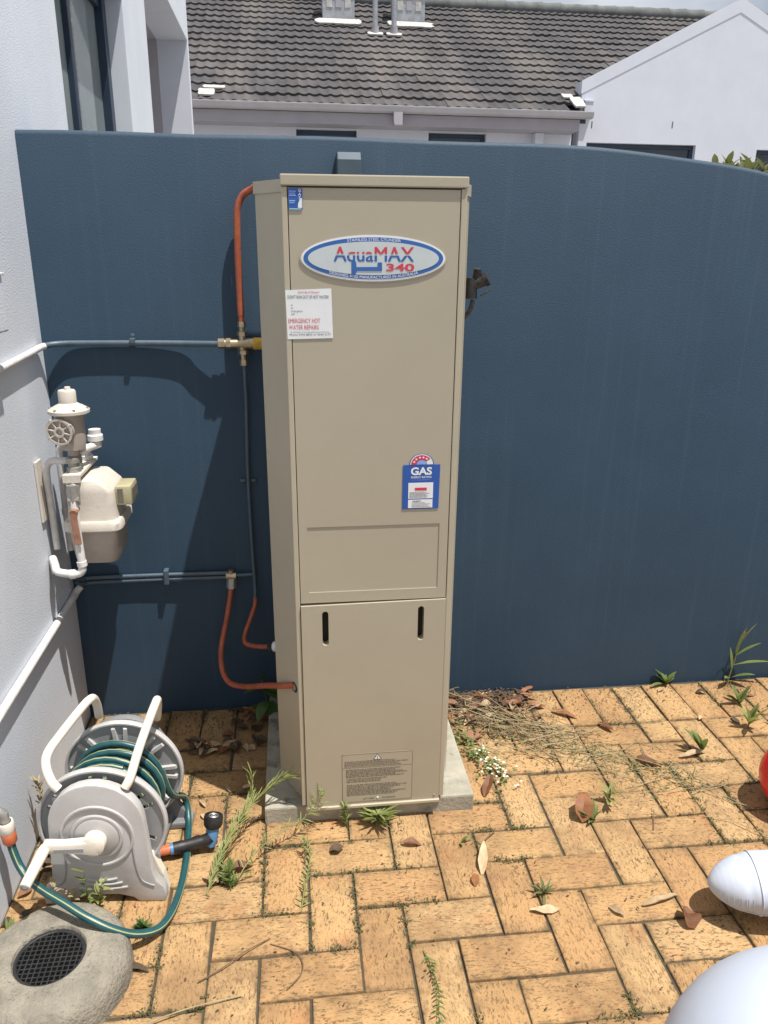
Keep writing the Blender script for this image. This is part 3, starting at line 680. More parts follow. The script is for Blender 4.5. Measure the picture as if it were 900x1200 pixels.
# blue cover on wall
cv = MB().prism([(-.002,1.846),(-.045,1.843),(-.062,1.822),(-.058,1.74),(-.002,1.73)], lambda a,b,d: (d,a,b), .897, .966, bev=.003)
o = cv.build('wall_spout', 'spout', origin=(.93,0,1.74)); tag(o, 'small blue painted metal spout on the wall just above the heater', 'spout')

# ------------------------------------------------------------------ pipes on the walls
pz = 1.300
t = thing('cold_water_pipe', 'pipe run white on the house wall then blue along courtyard wall to brass valve', 'pipe', (0,-.5,1.29))
MB().tube(smooth_path([(.012,-1.8,1.262),(.012,-.6,1.275),(.012,-.2,1.287),(.013,-.075,1.2935),(.020,-.047,1.296)],6), .0098, 12).build('white_section', 'whitepipe', t, smooth=True)
MB().tube(smooth_path([(.019,-.049,1.296),(.035,-.032,1.2985),(.065,-.018,1.300),(.12,-.0125,pz),(.30,-.0125,pz),(.42,-.016,pz-.001),(.48,-.026,pz-.001),(.536,-.034,pz-.001)],6), .0092, 12).build('blue_section', 'bluepipe', t, smooth=True)
MB().box((.262,-.028,1.2995),(.278,-.001,1.316), .003).lathe([(0,.006),(.006,.005),(.007,0)], (.27,-.006,1.322), (0,-1,0), 10).build('saddle_clip', 'bluepipe', t)
tv_ = thing('tempering_valve', 'brass tempering valve with yellow end cap beside the heater', 'valve', (.60,-.036,1.29))
vy = -.036
def hexnut(mb, a, b, r): return mb.tube([a, b], r, 6)
m_ = MB(); m_.tube([(.545,vy,pz),(.636,vy,pz)], .0135, 14); m_.tube([(.600,vy,pz),(.634,vy,pz)], .0165, 14)
m_.tube([(.602,vy,pz-.03),(.602,vy,pz+.03)], .0115, 12); m_.build('body', 'brass', tv_, smooth=True)
for a, b_, r_ in (((.528,vy,pz),(.548,vy,pz),.0155),((.552,vy,pz),(.566,vy,pz),.0165),((.602,vy,pz+.024),(.602,vy,pz+.036),.016),((.602,vy,pz+.050),(.602,vy,pz+.066),.0135),((.603,vy,pz-.032),(.603,vy,pz-.020),.0165),((.603,vy,pz-.066),(.603,vy,pz-.048),.0130)):
    hexnut(MB(), a, b_, r_).build('nut', 'brass', tv_)
MB().tube([(.602,vy,pz+.03),(.602,vy,pz+.06)], .009, 12).build('neck', 'brass', tv_, smooth=True); MB().tube([(.603,vy,pz-.06),(.603,vy,pz-.03)], .009, 12).build('neck', 'brass', tv_, smooth=True)
MB().lathe([(.0165,0),(.0185,.002),(.0185,.022),(.017,.027),(.0,.0275)], (.634,vy,pz), (1,0,0), 20).build('cap', 'yellow', tv_, smooth=True)
t = thing('hot_water_pipe', 'orange copper hot water pipe curving from the heater top down to brass valve', 'pipe', (.60,-.036,1.36))
MB().tube(smooth_path([(.705,-.115,1.700),(.672,-.075,1.742),(.648,-.045,1.738),(.622,-.034,1.722),(.607,-.034,1.69),(.602,-.034,1.64),(.600,-.034,1.50),(.601,vy,1.385)],7), .0100, 14).build('insulated_section', 'copper', t, smooth=True)
MB().tube([(.601,vy,1.39),(.602,vy,1.362)], .0088, 12).build('bare_end', 'copper', t, smooth=True)
t = thing('thin_blue_pipe', 'thin blue painted pipe dropping down courtyard wall beside the heater', 'pipe', (.60,-.02,.5))
MB().tube(smooth_path([(.603,vy,pz-.062),(.604,-.033,1.19),(.603,-.018,1.10),(.597,-.014,.87),(.599,-.014,.63),(.602,-.018,.50),(.602,-.03,.43)],6), .0058, 10).build('blue_section', 'bluepipe', t, smooth=True)
MB().tube(smooth_path([(.602,-.028,.44),(.600,-.034,.415),(.583,-.065,.375),(.565,-.10,.335),(.569,-.13,.321),(.596,-.16,.325),(.625,-.19,.337),(.655,-.215,.348)],6), .0075, 12).build('copper_section', 'copper', t, smooth=True)
MB().tube([(.650,-.212,.346),(.668,-.222,.352)], .0135, 6).build('fitting', 'black', t); MB().tube([(.667,-.221,.352),(.683,-.229,.356)], .017, 12).build('flange', 'pwhite', t)
MB().box((.570,-.012,.850),(.588,-.001,.860), .002).box((.606,-.012,.850),(.622,-.001,.860), .002).build('saddle_clip', 'bluepipe', t)
t = thing('gas_pipe', 'pair of thin blue pipes along the foot of the courtyard wall to brass tee', 'pipe', (.3,-.015,.52))
for z, x1 in ((.530,.515),(.514,.515)):
    MB().tube(smooth_path([(.030,-.060,z+.02),(.042,-.030,z+.003),(.075,-.014,z),(.3,-.013,z+.001),(x1-.03,-.018,z+.002),(x1,-.02,z+.002)],5), .0068, 10).build('pipe_run', 'bluepipe', t, smooth=True)
MB().tube([(.52,-.020,.522),(.600,-.019,.523)], .0062, 10).build('pipe_end', 'bluepipe', t, smooth=True)
MB().box((.302,-.030,.500),(.318,-.001,.552), .003).build('saddle_clip', 'bluepipe', t)
MB().tube([(.508,-.022,.522),(.541,-.022,.522)], .0135, 12).tube([(.5245,-.022,.515),(.5245,-.024,.545)], .009, 10).build('tee', 'brass', t, smooth=True)
MB().tube([(.525,-.024,.515),(.5235,-.030,.480)], .0165, 6).build('nut', 'steel', t)
t = thing('gas_supply_tube', 'orange copper tube bending from wall tee into the heater lower side', 'pipe', (.52,-.03,.30))
MB().tube(smooth_path([(.5235,-.030,.49),(.521,-.035,.47),(.508,-.06,.397),(.490,-.10,.321),(.485,-.13,.28),(.494,-.175,.238),(.522,-.22,.223),(.575,-.28,.245),(.650,-.43,.335),(.705,-.557,.408),(.752,-.572,.420)],7), .0088, 14).build('tube', 'copper', t, smooth=True)
MB().lathe([(.0095,.0),(.016,.0),(.017,.003),(.011,.006)], (.7345,-.5795,.4165), (-.86,-.5,0), 14).build('grommet', 'black', t)
t = thing('waste_pipe', 'white painted pipe running low along the house wall behind the hose reel', 'pipe', (.012,-.6,.482))
MB().tube(smooth_path([(.013,-2.2,.480),(.013,-.7,.482),(.013,-.10,.483),(.016,-.035,.490),(.03,-.022,.505)],5), .0115, 12).build('pipe_run', 'whitepipe', t, smooth=True)

# ------------------------------------------------------------------ gas meter
gm = thing('gas_meter', 'cream gas meter with regulator mounted on the house wall beside blue wall', 'gas meter', (.0,-.15,.66))
def rr3(cx, cy, w_, h_, r_, z): return [Vector((p[0],p[1],z)) for p in rrect(cx,cy,w_,h_,r_,4)]
cx, cy = .147, -.150
MB().loft([rr3(cx,cy,.09,.12,.03,.664),rr3(cx,cy,.118,.150,.030,.668),rr3(cx,cy,.130,.166,.026,.684),rr3(cx,cy,.143,.180,.022,.776)]).build('lower_case', 'cream_dark', gm, smooth=True)
MB().loft([rr3(cx,cy,.163,.198,.03,.774),rr3(cx,cy,.170,.205,.03,.778),rr3(cx,cy,.170,.205,.03,.798),rr3(cx,cy,.160,.195,.03,.806)]).build('flange', 'cream', gm, smooth=True)
MB().loft([rr3(cx,cy,.146,.182,.03,.804),rr3(cx,cy,.136,.174,.024,.850),rr3(cx,cy,.134,.172,.018,.888),rr3(cx-.002,cy,.128,.170,.015,.897),rr3(cx-.016,cy,.094,.164,.012,.926),rr3(cx-.017,cy,.086,.155,.012,.930)]).build('upper_case', 'cream', gm, smooth=True)
ix = MB().box((.214,-.205,.842),(.262,-.110,.902), .007).build('index_box', 'index', gm, smooth=True)
MB().box((.2625,-.195,.858),(.2645,-.120,.892)).build('dial_window', 'pgrey', ix)
MB().box((.222,-.2075,.850),(.238,-.2045,.895), .001).build('dial_window', 'pgrey', ix)
# bracket bar and unions
MB().box((.085,-.255,.944),(.135,-.035,.954), .002).box((.085,-.257,.930),(.135,-.252,.954), .001).build('bracket_bar', 'cream', gm)
for yy in (-.215,-.075):
    m_ = MB(); m_.lathe([(.011,-.03),(.011,.0),(.020,.001),(.021,.016),(.016,.018),(.015,.028),(.020,.03),(.020,.044),(.013,.048),(0,.048)], (.110,yy,.952), (0,0,1), 16); m_.build('union', 'steel' if yy < -.2 else 'whitepipe', gm, smooth=True)
    MB().tube([(.110,yy,.915),(.110,yy,.952)], .014, 12).build('spud', 'steel', gm, smooth=True)
rx, ry = .112, -.205
m_ = MB().lathe([(.0,.0),(.017,.0),(.017,.02),(.034,.026),(.038,.05),(.038,.095),(.042,.128)], (rx,ry,.995), (0,0,1), 20); m_.build('regulator_body', 'cream_dark', gm, smooth=True)
MB().lathe([(.030,.0),(.050,.002),(.057,.006),(.057,.014),(.048,.020),(.030,.030),(.0245,.034),(.0245,.066),(.022,.070),(.0,.071)], (rx,ry,1.076+.045), (0,0,1), 28).build('regulator_bonnet', 'cream', gm, smooth=True)
MB().lathe([(.0,.08),(.008,.079),(.010,.070)], (rx+.003,ry,1.121), (0,0,1), 10).build('bonnet_plug', 'cream', gm, smooth=True)
for a in range(0,360,60): MB().lathe([(0,.022),(.004,.021),(.0045,.014)], (rx+.051*math.cos(R(a)),ry+.051*math.sin(R(a)),1.121), (0,0,1), 8).build('bolt', 'steel', gm)
fc = (.095,-.236,1.080); ax = (-.18,-1,-.05)
rd = MB().lathe([(.0,.012),(.038,.012),(.040,.016),(.040,.004),(.034,.0)], fc, ax, 28).build('regulator_face', 'cream_dark', gm, smooth=True)
axv = Vector(ax).normalized(); qz = Vector((0,0,1)).rotation_difference(axv)
for r_ in (.013,.036): MB().lathe([(r_-.0035,.012),(r_-.0035,.019),(r_+.0025,.019),(r_+.0025,.012)], fc, ax, 24).build('face_ring', 'cream', rd, smooth=True)
for a in range(0,360,45):
    d = qz @ Vector((math.cos(R(a+22)),math.sin(R(a+22)),0)); c = Vector(fc)+axv*.016
    MB().tube([c+d*.012,c+d*(.036 if a%90 else .043)], .0026, 6).build('face_rib', 'cream', rd)
MB().tube([(rx,ry,.97),(rx,ry,1.0)], .020, 14).build('coupling', 'steel', gm, smooth=True)
MB().tube([(.150,-.10,1.0),(.150,-.10,1.045)], .017, 12).lathe([(.023,0),(.023,.016),(.018,.02),(.018,.034),(0,.036)], (.150,-.10,1.020), (0,0,1), 14).tube([(.150,-.10,1.005),(.115,-.19,1.005)], .012, 10).build('outlet_elbow', 'whitepipe', gm, smooth=True)
# white pipes to the wall
MB().tube(smooth_path([(.105,-.205,.985),(.075,-.205,.984),(.045,-.200,.982),(.028,-.195,.965),(.022,-.19,.93),(.020,-.18,.80),(.020,-.175,.70)],6), .0105, 12).build('inlet_pipe', 'whitepipe', gm, smooth=True)
MB().tube(smooth_path([(.112,-.12,1.02),(.07,-.11,1.018),(.045,-.10,1.0),(.036,-.095,.96),(.034,-.09,.84),(.032,-.085,.66)],6), .0105, 12).build('outlet_pipe', 'whitepipe', gm, smooth=True)
MB().tube([(.034,-.088,.80),(.034,-.087,.782)], .0135, 12).build('pipe_socket', 'whitepipe', gm, smooth=True)
MB().box((.001,-.225,.80),(.008,-.175,.985), .002).build('wall_bracket', 'cream', gm)
MB().tube(smooth_path([(.112,-.262,.905),(.112,-.268,.86),(.113,-.272,.76),(.116,-.275,.685),(.112,-.276,.662),(.095,-.276,.655),(.060,-.272,.657),(.038,-.262,.660),(.026,-.235,.668),(.012,-.205,.68)],6), .0118, 12).build('service_pipe', 'whitepipe', gm, smooth=True)
for a, b_ in (((.115,-.275,.695),(.1165,-.275,.680)),((.078,-.276,.6545),(.094,-.276,.655))): MB().tube([a,b_], .0145, 12).build('pipe_socket', 'whitepipe', gm, smooth=True)
lv = MB().box((.104,-.291,.752),(.124,-.286,.852), .002, rot=Matrix.Rotation(R(-3),3,'Y')).build('valve_lever', 'rust', gm)
MB().tube([(.113,-.291,.848),(.113,-.255,.853)], .011, 12).build('lever_boss', 'rust', gm, smooth=True)
MB().tube([(.112,-.262,.865),(.112,-.258,.925)], [.017,.019], 8).tube([(.098,-.268,.882),(.128,-.268,.884)], .009, 8).build('shut_off_valve', 'steel', gm, smooth=True)
MB().tube([(.110,-.235,.925),(.112,-.258,.915)], .013, 10).build('valve_neck', 'steel', gm, smooth=True)

# ------------------------------------------------------------------ hose reel
hr = thing('hose_reel', 'grey plastic hose reel with cream carry handles standing against the house wall', 'hose reel', (.255,-.72,0))
RA = Matrix.Rotation(R(-4), 3, 'Z'); RC = Vector((.255,-.72,0))
def W(x, y_, z): return RA @ Vector((x,y_,z)) + RC
axd = RA @ Vector((0,-1,0)); AZ = .208
def panel(name, y0, y1, m):
    pts = [(-.150,0),(-.153,.02),(-.148,.045),(-.132,.062),(-.124,.09),(-.118,.20)]
    pts += [(-.116*math.cos(R(a)), .238+.118*math.sin(R(a))) for a in range(0,181,12)]
    pts += [(.118,.20),(.124,.09),(.132,.062),(.148,.045),(.153,.02),(.150,0),(.085,0),(.07,.014),(.035,.025),(-.035,.025),(-.07,.014),(-.085,0)]
    return MB().prism(pts, lambda a,b,d: W(a,d,b), y0, y1, bev=.007).build(name, m, hr, smooth=True)
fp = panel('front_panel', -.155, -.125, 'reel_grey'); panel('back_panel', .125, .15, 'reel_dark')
# sunk tray and rings on front panel
inn = [(-.085,.03),(-.083,.20)] + [(-.083*math.cos(R(a)), .215+.075*math.sin(R(a))) for a in range(0,181,15)] + [(.083,.20),(.095,.06),(.10,.04)]
def ring(r0, r1, h, m): return MB().lathe([(r0,0),(r0,h),(r0+.002,h+.002),(r1-.002,h+.002),(r1,h),(r1,0)], W(0,-.155,AZ), axd, 40).build('face_ring', m, fp, smooth=True)
ring(.082,.090,.002,'reel_grey'); ring(.054,.064,.003,'reel_grey')
MB().lathe([(.054,.0),(.054,.005),(.046,.009),(.0,.010)], W(0,-.155,AZ), axd, 40).build('hub', 'reel_grey', fp, smooth=True)
for zz, hw_ in ((.052,.060),(.066,.048),(.079,.036)): MB().tube(smooth_path([W(-hw_,-.1565,zz),W(-hw_*.5,-.1565,zz-.004),W(0,-.1565,zz-.005),W(hw_*.5,-.1565,zz-.004),W(hw_,-.1565,zz)],4), .0028, 8).build('face_rib', 'reel_grey', fp, smooth=True)
for sx in (-1,1):
    MB().tube(smooth_path([W(sx*.082,-.1555,.195),W(sx*.084,-.1555,.13),W(sx*.094,-.1555,.075),W(sx*.112,-.1555,.058),W(sx*.126,-.1555,.052)],5), .0022, 8).build('face_rib', 'reel_disc', fp, smooth=True)
# crank
ck = MB().lathe([(.0,.034),(.018,.033),(.027,.029),(.028,.006),(.026,0)], W(0,-.163,AZ), axd, 24).build('crank', 'reel_white', hr, smooth=True)
MB().prism([(.012,-.020),(.012,.020),(-.07,.013),(-.115,.015),(-.119,.0),(-.115,-.013),(-.07,-.012)], lambda a,b,d: W(a,d,AZ+b-.002), -.197, -.172, bev=.005).build('crank_arm', 'reel_white', ck, smooth=True)
MB().prism([(-.02,-.006),(-.02,.004),(-.09,.003),(-.09,-.006)], lambda a,b,d: W(a,d,AZ+b-.003), -.1985, -.1965).build('crank_strip', 'reel_disc', ck)  # darker grey strip, slightly raised along the crank arm
MB().tube([W(-.112,-.188,AZ),W(-.114,-.20,AZ-.003),W(-.124,-.292,AZ-.020)], [.0125,.0140,.0125], 16).build('crank_grip', 'reel_white', ck, smooth=True)
MB().lathe([(.006,.0),(.006,.002),(.009,.002),(.009,0)], W(-.124,-.2915,AZ-.020), W(-.124,-.292,AZ-.02)-W(-.114,-.20,AZ-.003), 14).build('grip_end', 'reel_disc', ck)
# discs with openings and ribs
def disc(yc, th, nm):
    holes = []
    for a in range(0,360,60):
        for da in (-7.5,7.5):
            def P2(r, b): return (r*math.cos(R(a+90+da))-b*math.sin(R(a+90+da)), r*math.sin(R(a+90+da))+b*math.cos(R(a+90+da)))
            holes.append([P2(.092,-.0055),P2(.140,-.0055),P2(.140,.0055),P2(.092,.0055)])
    out = [(.156*math.cos(2*math.pi*i/72),.156*math.sin(2*math.pi*i/72)) for i in range(72)]
    d = MB().prism(out, lambda a,b,dd: W(a,dd,AZ+b), yc-th/2, yc+th/2, holes if nm == 'front_disc' else ()).build(nm, 'reel_disc', hr)
    MB().lathe([(.151,-.007),(.151,.007),(.154,.0095),(.158,.0095),(.160,.006),(.160,-.006),(.158,-.0095),(.154,-.0095),(.151,-.007)], W(0,yc,AZ), axd, 72).build('rim', 'reel_grey', d, smooth=True)
    if nm == 'back_disc':
        for a in range(0,360,45):
            for da in (-6.5,6.5):
                def P3(r, b, h): aa = R(a+90+da); return W(r*math.cos(aa)-b*math.sin(aa), yc-th/2-h, AZ+r*math.sin(aa)+b*math.cos(aa))
                b_ = MB(); rings_ = []
                for r, h in ((.090,.001),(.094,.008),(.142,.008),(.146,.001)):
                    rings_.append([P3(r,-.0062,-.001),P3(r,-.0045,h),P3(r,.0045,h),P3(r,.0062,-.001)])
                b_.loft(rings_); b_.build('rib', 'reel_grey', d, smooth=False)
    return d
disc(-.105,.006,'front_disc'); disc(.095,.006,'back_disc')
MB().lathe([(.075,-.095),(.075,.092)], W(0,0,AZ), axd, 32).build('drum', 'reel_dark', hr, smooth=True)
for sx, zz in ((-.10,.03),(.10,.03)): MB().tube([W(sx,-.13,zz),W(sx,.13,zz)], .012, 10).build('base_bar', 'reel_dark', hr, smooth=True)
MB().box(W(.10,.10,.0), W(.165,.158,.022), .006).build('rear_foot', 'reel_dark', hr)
MB().prism([(.128,.0),(.150,.0),(.140,.055),(.118,.12),(.112,.12)], lambda a,b,d: W(a,d,b), -.122, -.098).build('side_stay', 'reel_white', hr)
# handles
MB().tube(smooth_path([W(-.083,-.138,.335),W(-.098,-.134,.352),W(-.116,-.112,.380),W(-.118,-.085,.402),W(-.098,-.035,.425),W(-.068,.035,.452),W(-.058,.062,.456),W(-.056,.085,.445),W(-.060,.115,.405),W(-.066,.135,.36)],6), .0112, 14).build('handle', 'reel_white', hr, smooth=True)
MB().tube(smooth_path([W(.075,-.138,.335),W(.086,-.125,.355),W(.098,-.07,.40),W(.112,-.005,.442),W(.118,.035,.458),W(.116,.062,.452),W(.105,.10,.41),W(.09,.135,.35)],6), .0112, 14).build('handle', 'reel_white', hr, smooth=True)
# hose
hp = []
def coil(rad, y0, y1, turns, ph, n=28):
    out = []
    for i in range(int(turns*n)+1):
        a = 2*math.pi*i/n+ph; tt = i/(turns*n); wob = .003*math.sin(i*.37+ph)
        out.append(W((rad+wob)*math.cos(a), y0+(y1-y0)*tt, AZ+(rad+wob)*math.sin(a)))
    return out
ho = thing('garden_hose', 'teal garden hose with yellow stripe wound on the reel and looping over paving', 'hose', (.41,-.8,0))
MB().tube(coil(.086,-.088,.080,9,.3), .0088, 18, stripe=(1,)).build('coil', ['hose','hose_stripe'], ho, smooth=True)
MB().tube(coil(.102,.078,-.070,8,1.7), .0088, 18, stripe=(1,17)).build('coil', ['hose','hose_stripe'], ho, smooth=True)
MB().tube(coil(.117,-.045,.060,3.3,1.2), .0092, 18, stripe=(16,)).build('coil', ['hose','hose_stripe'], ho, smooth=True)
MB().tube(smooth_path([W(.110,.055,AZ+.03),W(.128,.060,AZ-.05),(.408,-.585,.075),(.420,-.62,.025),(.427,-.70,.012),(.430,-.78,.011),(.427,-.86,.011),(.415,-.935,.012),(.392,-.99,.022),(.350,-1.025,.048),(.300,-1.035,.080),(.245,-1.022,.106),(.190,-.992,.122),(.135,-.955,.127),(.090,-.918,.130),(.060,-.89,.150),(.045,-.876,.185),(.042,-.873,.205)],7), .0096, 24, stripe=(0,10)).build('loose_length', ['hose','hose_stripe'], ho, smooth=True)
tc_ = thing('hose_connector', 'orange and white hose connector with grey tap end at the house wall', 'connector', (.042,-.872,.2))
MB().lathe([(.0,-.002),(.010,-.002),(.013,.0),(.0165,.006),(.0175,.030),(.0165,.034)], (.041,-.872,.205), (-.06,0,1), 20).build('collar', 'orange', tc_, smooth=True)
MB().lathe([(.0165,.0),(.0172,.001),(.0185,.026),(.017,.030),(.014,.030),(.013,.022)], (.039,-.872,.238), (-.06,0,1), 20).build('sleeve', 'reel_white', tc_, smooth=True)
MB().tube([(.038,-.872,.255),(.036,-.872,.29),(.020,-.872,.305),(.0,-.872,.308)], [.011,.0115,.011,.011], 12).build('tap_spout', 'steel', tc_, smooth=True)
nz_ = thing('spray_nozzle', 'black and blue hose spray nozzle lying on pavers beside the reel', 'nozzle', (.44,-.725,0))
MB().tube([(.345,-.744,.028),(.366,-.740,.030),(.388,-.736,.030)], [.010,.0135,.0125], 16).build('connector', 'orange', nz_, smooth=True)
MB().tube([(.386,-.7365,.030),(.396,-.7345,.030)], .0155, 18).build('collar', 'blueplastic', nz_, smooth=True)
MB().tube(smooth_path([(.394,-.735,.030),(.42,-.729,.031),(.455,-.722,.033),(.480,-.717,.036),(.492,-.713,.042)],4), [.0165]*4+[.015]*4+[.0155]*4+[.0165]*5, 16).build('barrel', 'black', nz_, smooth=True)
hd = Vector((.12,.28,1)).normalized(); hc = Vector((.494,-.712,.034))
MB().tube([hc-hd*.020, hc+hd*.006, hc+hd*.034], [.012,.0165,.018], 14).build('neck', 'blueplastic', nz_, smooth=True)
nh_ = MB().lathe([(.016,.0),(.021,.003),(.0255,.010),(.0265,.030),(.025,.036),(.021,.036),(.020,.033),(.0,.033)], hc+hd*.030, hd, 24).build('spray_head', 'black', nz_, smooth=True)
MB().lathe([(.004,.0345),(.006,.036),(.008,.0345)], hc+hd*.030, hd, 16).lathe([(.011,.0345),(.0125,.0365),(.014,.0345)], hc+hd*.030, hd, 20).build('spray_pattern', 'steel', nh_)

# ------------------------------------------------------------------ drain surround with grate
dr = thing('drain_surround', 'round concrete drain surround with black plastic grate in the corner of paving', 'drain', (.176,-1.088,0))
dc = (.176,-1.088,0)
mb = MB(); n = 72; prof = [(.0,.03),(.0755,.03),(.0760,.072),(.079,.077),(.086,.079),(.105,.079),(.130,.077),(.150,.070),(.161,.061),(.168,.048),(.172,.034),(.174,.015),(.175,-.02)]
mb.lathe(prof, dc, (0,0,1), n)
nv = []
for v in mb.v:
    p = Vector(v); d = Vector((p.x-dc[0],p.y-dc[1],0)); r = d.length
    if r > .1:
        k = 1+.012*noise.noise(Vector((d.x,d.y,0)).normalized()*1.6) + .012*noise.noise(p*40)
        p = Vector((dc[0]+d.x*k, dc[1]+d.y*k, p.z*(1+.05*noise.noise(p*20))))
    p.x = max(p.x, .003)
    nv.append(tuple(p))
mb.v = nv
mb.build('concrete_ring', 'concrete', dr, smooth=True)
gr = MB(); gz = .067
for k in range(-6,7):
    c = k*.0118; h = math.sqrt(max(0,.073**2-c*c))
    if h < .008: continue
    gr.box((dc[0]-h,dc[1]+c-.0013,gz-.008),(dc[0]+h,dc[1]+c+.0013,gz)); gr.box((dc[0]+c-.0013,dc[1]-h,gz-.0075),(dc[0]+c+.0013,dc[1]+h,gz+.0005))
gr.lathe([(.068,-.010),(.068,.001),(.070,.003),(.0752,.003),(.0752,-.010)], (dc[0],dc[1],gz), (0,0,1), 48)
gr.build('grate', 'black', dr); MB().lathe([(.0,.034),(.075,.034)], dc, (0,0,1), 32).build('sump', 'void', dr)
for k in range(9):
    a, r_ = random.uniform(0,6.28), random.uniform(.01,.055); MB().box((dc[0]+r_*math.cos(a)-.002,dc[1]+r_*math.sin(a)-.0015,.036),(dc[0]+r_*math.cos(a)+.002,dc[1]+r_*math.sin(a)+.0015,.040), .001).build('grit', 'mortar', dr)

# ------------------------------------------------------------------ inflatables
it = thing('inflatable_toy', 'glossy white inflated vinyl toy with rounded limb resting on pavers', 'inflatable', (1.60,-1.66,0))
def blob(mb, c, r, sq=(1,1,1), n=48, m=24, fn=None):
    vs = []; fs = []
    for i in range(m+1):
        for k in range(n):
            t_ = math.pi*i/m; a = 2*math.pi*k/n; d = Vector((math.sin(t_)*math.cos(a), math.sin(t_)*math.sin(a), math.cos(t_)))
            rr = r*(fn(d) if fn else 1); vs.append(Vector(c)+Vector((d.x*sq[0],d.y*sq[1],d.z*sq[2]))*rr)
    for i in range(m):
        for k in range(n): fs.append((i*n+k,i*n+(k+1)%n,(i+1)*n+(k+1)%n,(i+1)*n+k))
    mb.add(vs, fs)
mb = MB(); blob(mb, (1.55,-1.75,.270), .272, (1,1,.99), 64, 32); mb.build('body', 'vinyl', it, smooth=True)
mb = MB(); la, lb = Vector((1.742,-1.06,.085)), Vector((2.02,-1.12,.125)); ld = (lb-la).normalized(); sd = ld.cross(Vector((0,0,1))).normalized(); ud = sd.cross(ld)
rings_ = []; N = 48; Mx = 90
for i in range(Mx+1):
    t_ = i/Mx; s = t_*.46
    q_ = min(1,s/.13); rr = .078*(max(0.0,1-(1-q_)**2.0)**.62)*(1-.03*math.exp(-((s-.085)/.010)**2))
    ring_ = []
    for k in range(N):
        a = 2*math.pi*k/N; up_ = math.sin(a)
        pl_ = .0009*math.cos(s*700)*max(0,up_)*math.exp(-((s-.045)/.026)**2)
        seam = -.0035*math.exp(-((a-1.9)/.05)**2)
        r_ = rr+pl_+seam
        ring_.append(la + ld*s + sd*math.cos(a)*r_*1.0 + ud*math.sin(a)*r_*.88)
    rings_.append(ring_)
mb.loft(rings_); lm = mb.build('limb', 'vinyl', it, smooth=True)
def limb_pt(s, a, off=.0012):
    k_ = max(1, min(Mx-1, int(round(s/.46*Mx)))); p_ = rings_[k_][int(round(a/(2*math.pi)*N)) % N]; c_ = la+ld*s; return p_ + (p_-c_).normalized()*off
aw = math.pi*.30+math.pi
MB().tube(smooth_path([limb_pt(.02+.03*q_, math.pi*2-.55) for q_ in range(13)],3), .0016, 6).build('seam', 'vinyl', lm, smooth=True)
MB().tube([limb_pt(.105, math.pi*2*q_/N) for q_ in range(N+1)], .0018, 6).build('seam', 'vinyl', lm, smooth=True)
for q_ in range(9): MB().tube([limb_pt(.022+.008*q_, math.pi*2-.50), limb_pt(.022+.008*q_, math.pi*2-.15), limb_pt(.022+.008*q_, .25)], [.0004,.0014,.0004], 6).build('pleat', 'vinyl', lm, smooth=True)
mb = MB(); mb.tube(smooth_path([la+ld*.40, Vector((2.15,-1.35,.16)), Vector((2.1,-1.52,.2)), Vector((1.85,-1.62,.22)), Vector((1.7,-1.66,.24))],6), [.08]*24+[.09], 20); mb.build('limb_root', 'vinyl', it, smooth=True)
mb = MB(); blob(mb, (2.205,-.735,.112), .112, n=40, m=20); o = mb.build('red_ball', 'red', origin=(2.205,-.735,0), smooth=True); tag(o, 'shiny bright red inflated ball resting on the pavers', 'ball')

# ------------------------------------------------------------------ weeds
rosette('weed', (1.588,-.715,.0), 'leafy green weed beside a broad brown leaf between pavers', 10, .055, .014, (35,75), 'leaf')
rosette('weed', (1.66,-.655,.0), 'weed with bent stem and leaf tuft next to the leafy weed', 8, .05, .013, (20,70), 'leaf_pale', stem=.05)
rosette('weed', (1.36,-.965,.0), 'small dark wilted weed with white fluff in a paver joint', 12, .045, .008, (15,80), 'olive')
rosette('weed', (2.072,-.437,.0), 'upright bright leaved weed growing in the joint of pavers near the red ball', 5, .095, .024, (55,85), 'leaf')
rosette('weed', (2.150,-.018,.0), 'bright green leafy rosette at the foot of the courtyard wall', 14, .085, .020, (20,75), 'leaf', sep=True)
rosette('weed', (2.36,-.175,.0), 'clump of light green leaves on pavers beneath the tall wall weed', 10, .08, .018, (30,80), 'leaf')
rosette('weed', (2.30,-.33,.0), 'grey green leafy weed with dry base near the red ball', 9, .09, .020, (40,85), 'leaf_pale', stem=.03)
rosette('weed', (2.42,-.36,.0), 'dry looking weed at the edge of paving past the grey green weed', 8, .10, .014, (40,85), 'straw', stem=.03)
rosette('weed', (1.185,-.765,.0), 'tiny bright green leaf sprig by the slab corner', 4, .035, .010, (30,80), 'leaf_pale')
# tall weed at the wall on the right
t = thing('tall_weed', 'tall thin weed with long blade leaves against the courtyard wall', 'weed', (2.40,-.02,0))
stp = smooth_path([(2.40,-.02,-.01),(2.415,-.018,.08),(2.425,-.02,.16),(2.44,-.02,.21)],6); MB().tube(stp, .003, 6).build('stem', 'leaf_pale', t, smooth=True)
for (b_, d, l_, w_) in (((2.415,-.02,.07),(.8,-.3,.35),.13,.020),((2.42,-.02,.11),(.7,-.2,.75),.10,.018),((2.43,-.02,.16),(.3,-.1,1),.10,.012),((2.41,-.02,.05),(-.25,-.2,1),.13,.010),((2.415,-.02,.12),(.02,-.1,1),.13,.010),((2.41,-.03,.02),(.5,-.6,.6),.09,.028),((2.40,-.03,.02),(-.6,-.6,.5),.08,.022)):
    q = MB(); leaf_geo(q, b_, d, l_, w_, .15, n=6); q.build('leaf', 'leaf' if w_ > .015 else 'leaf_pale', t, smooth=True)
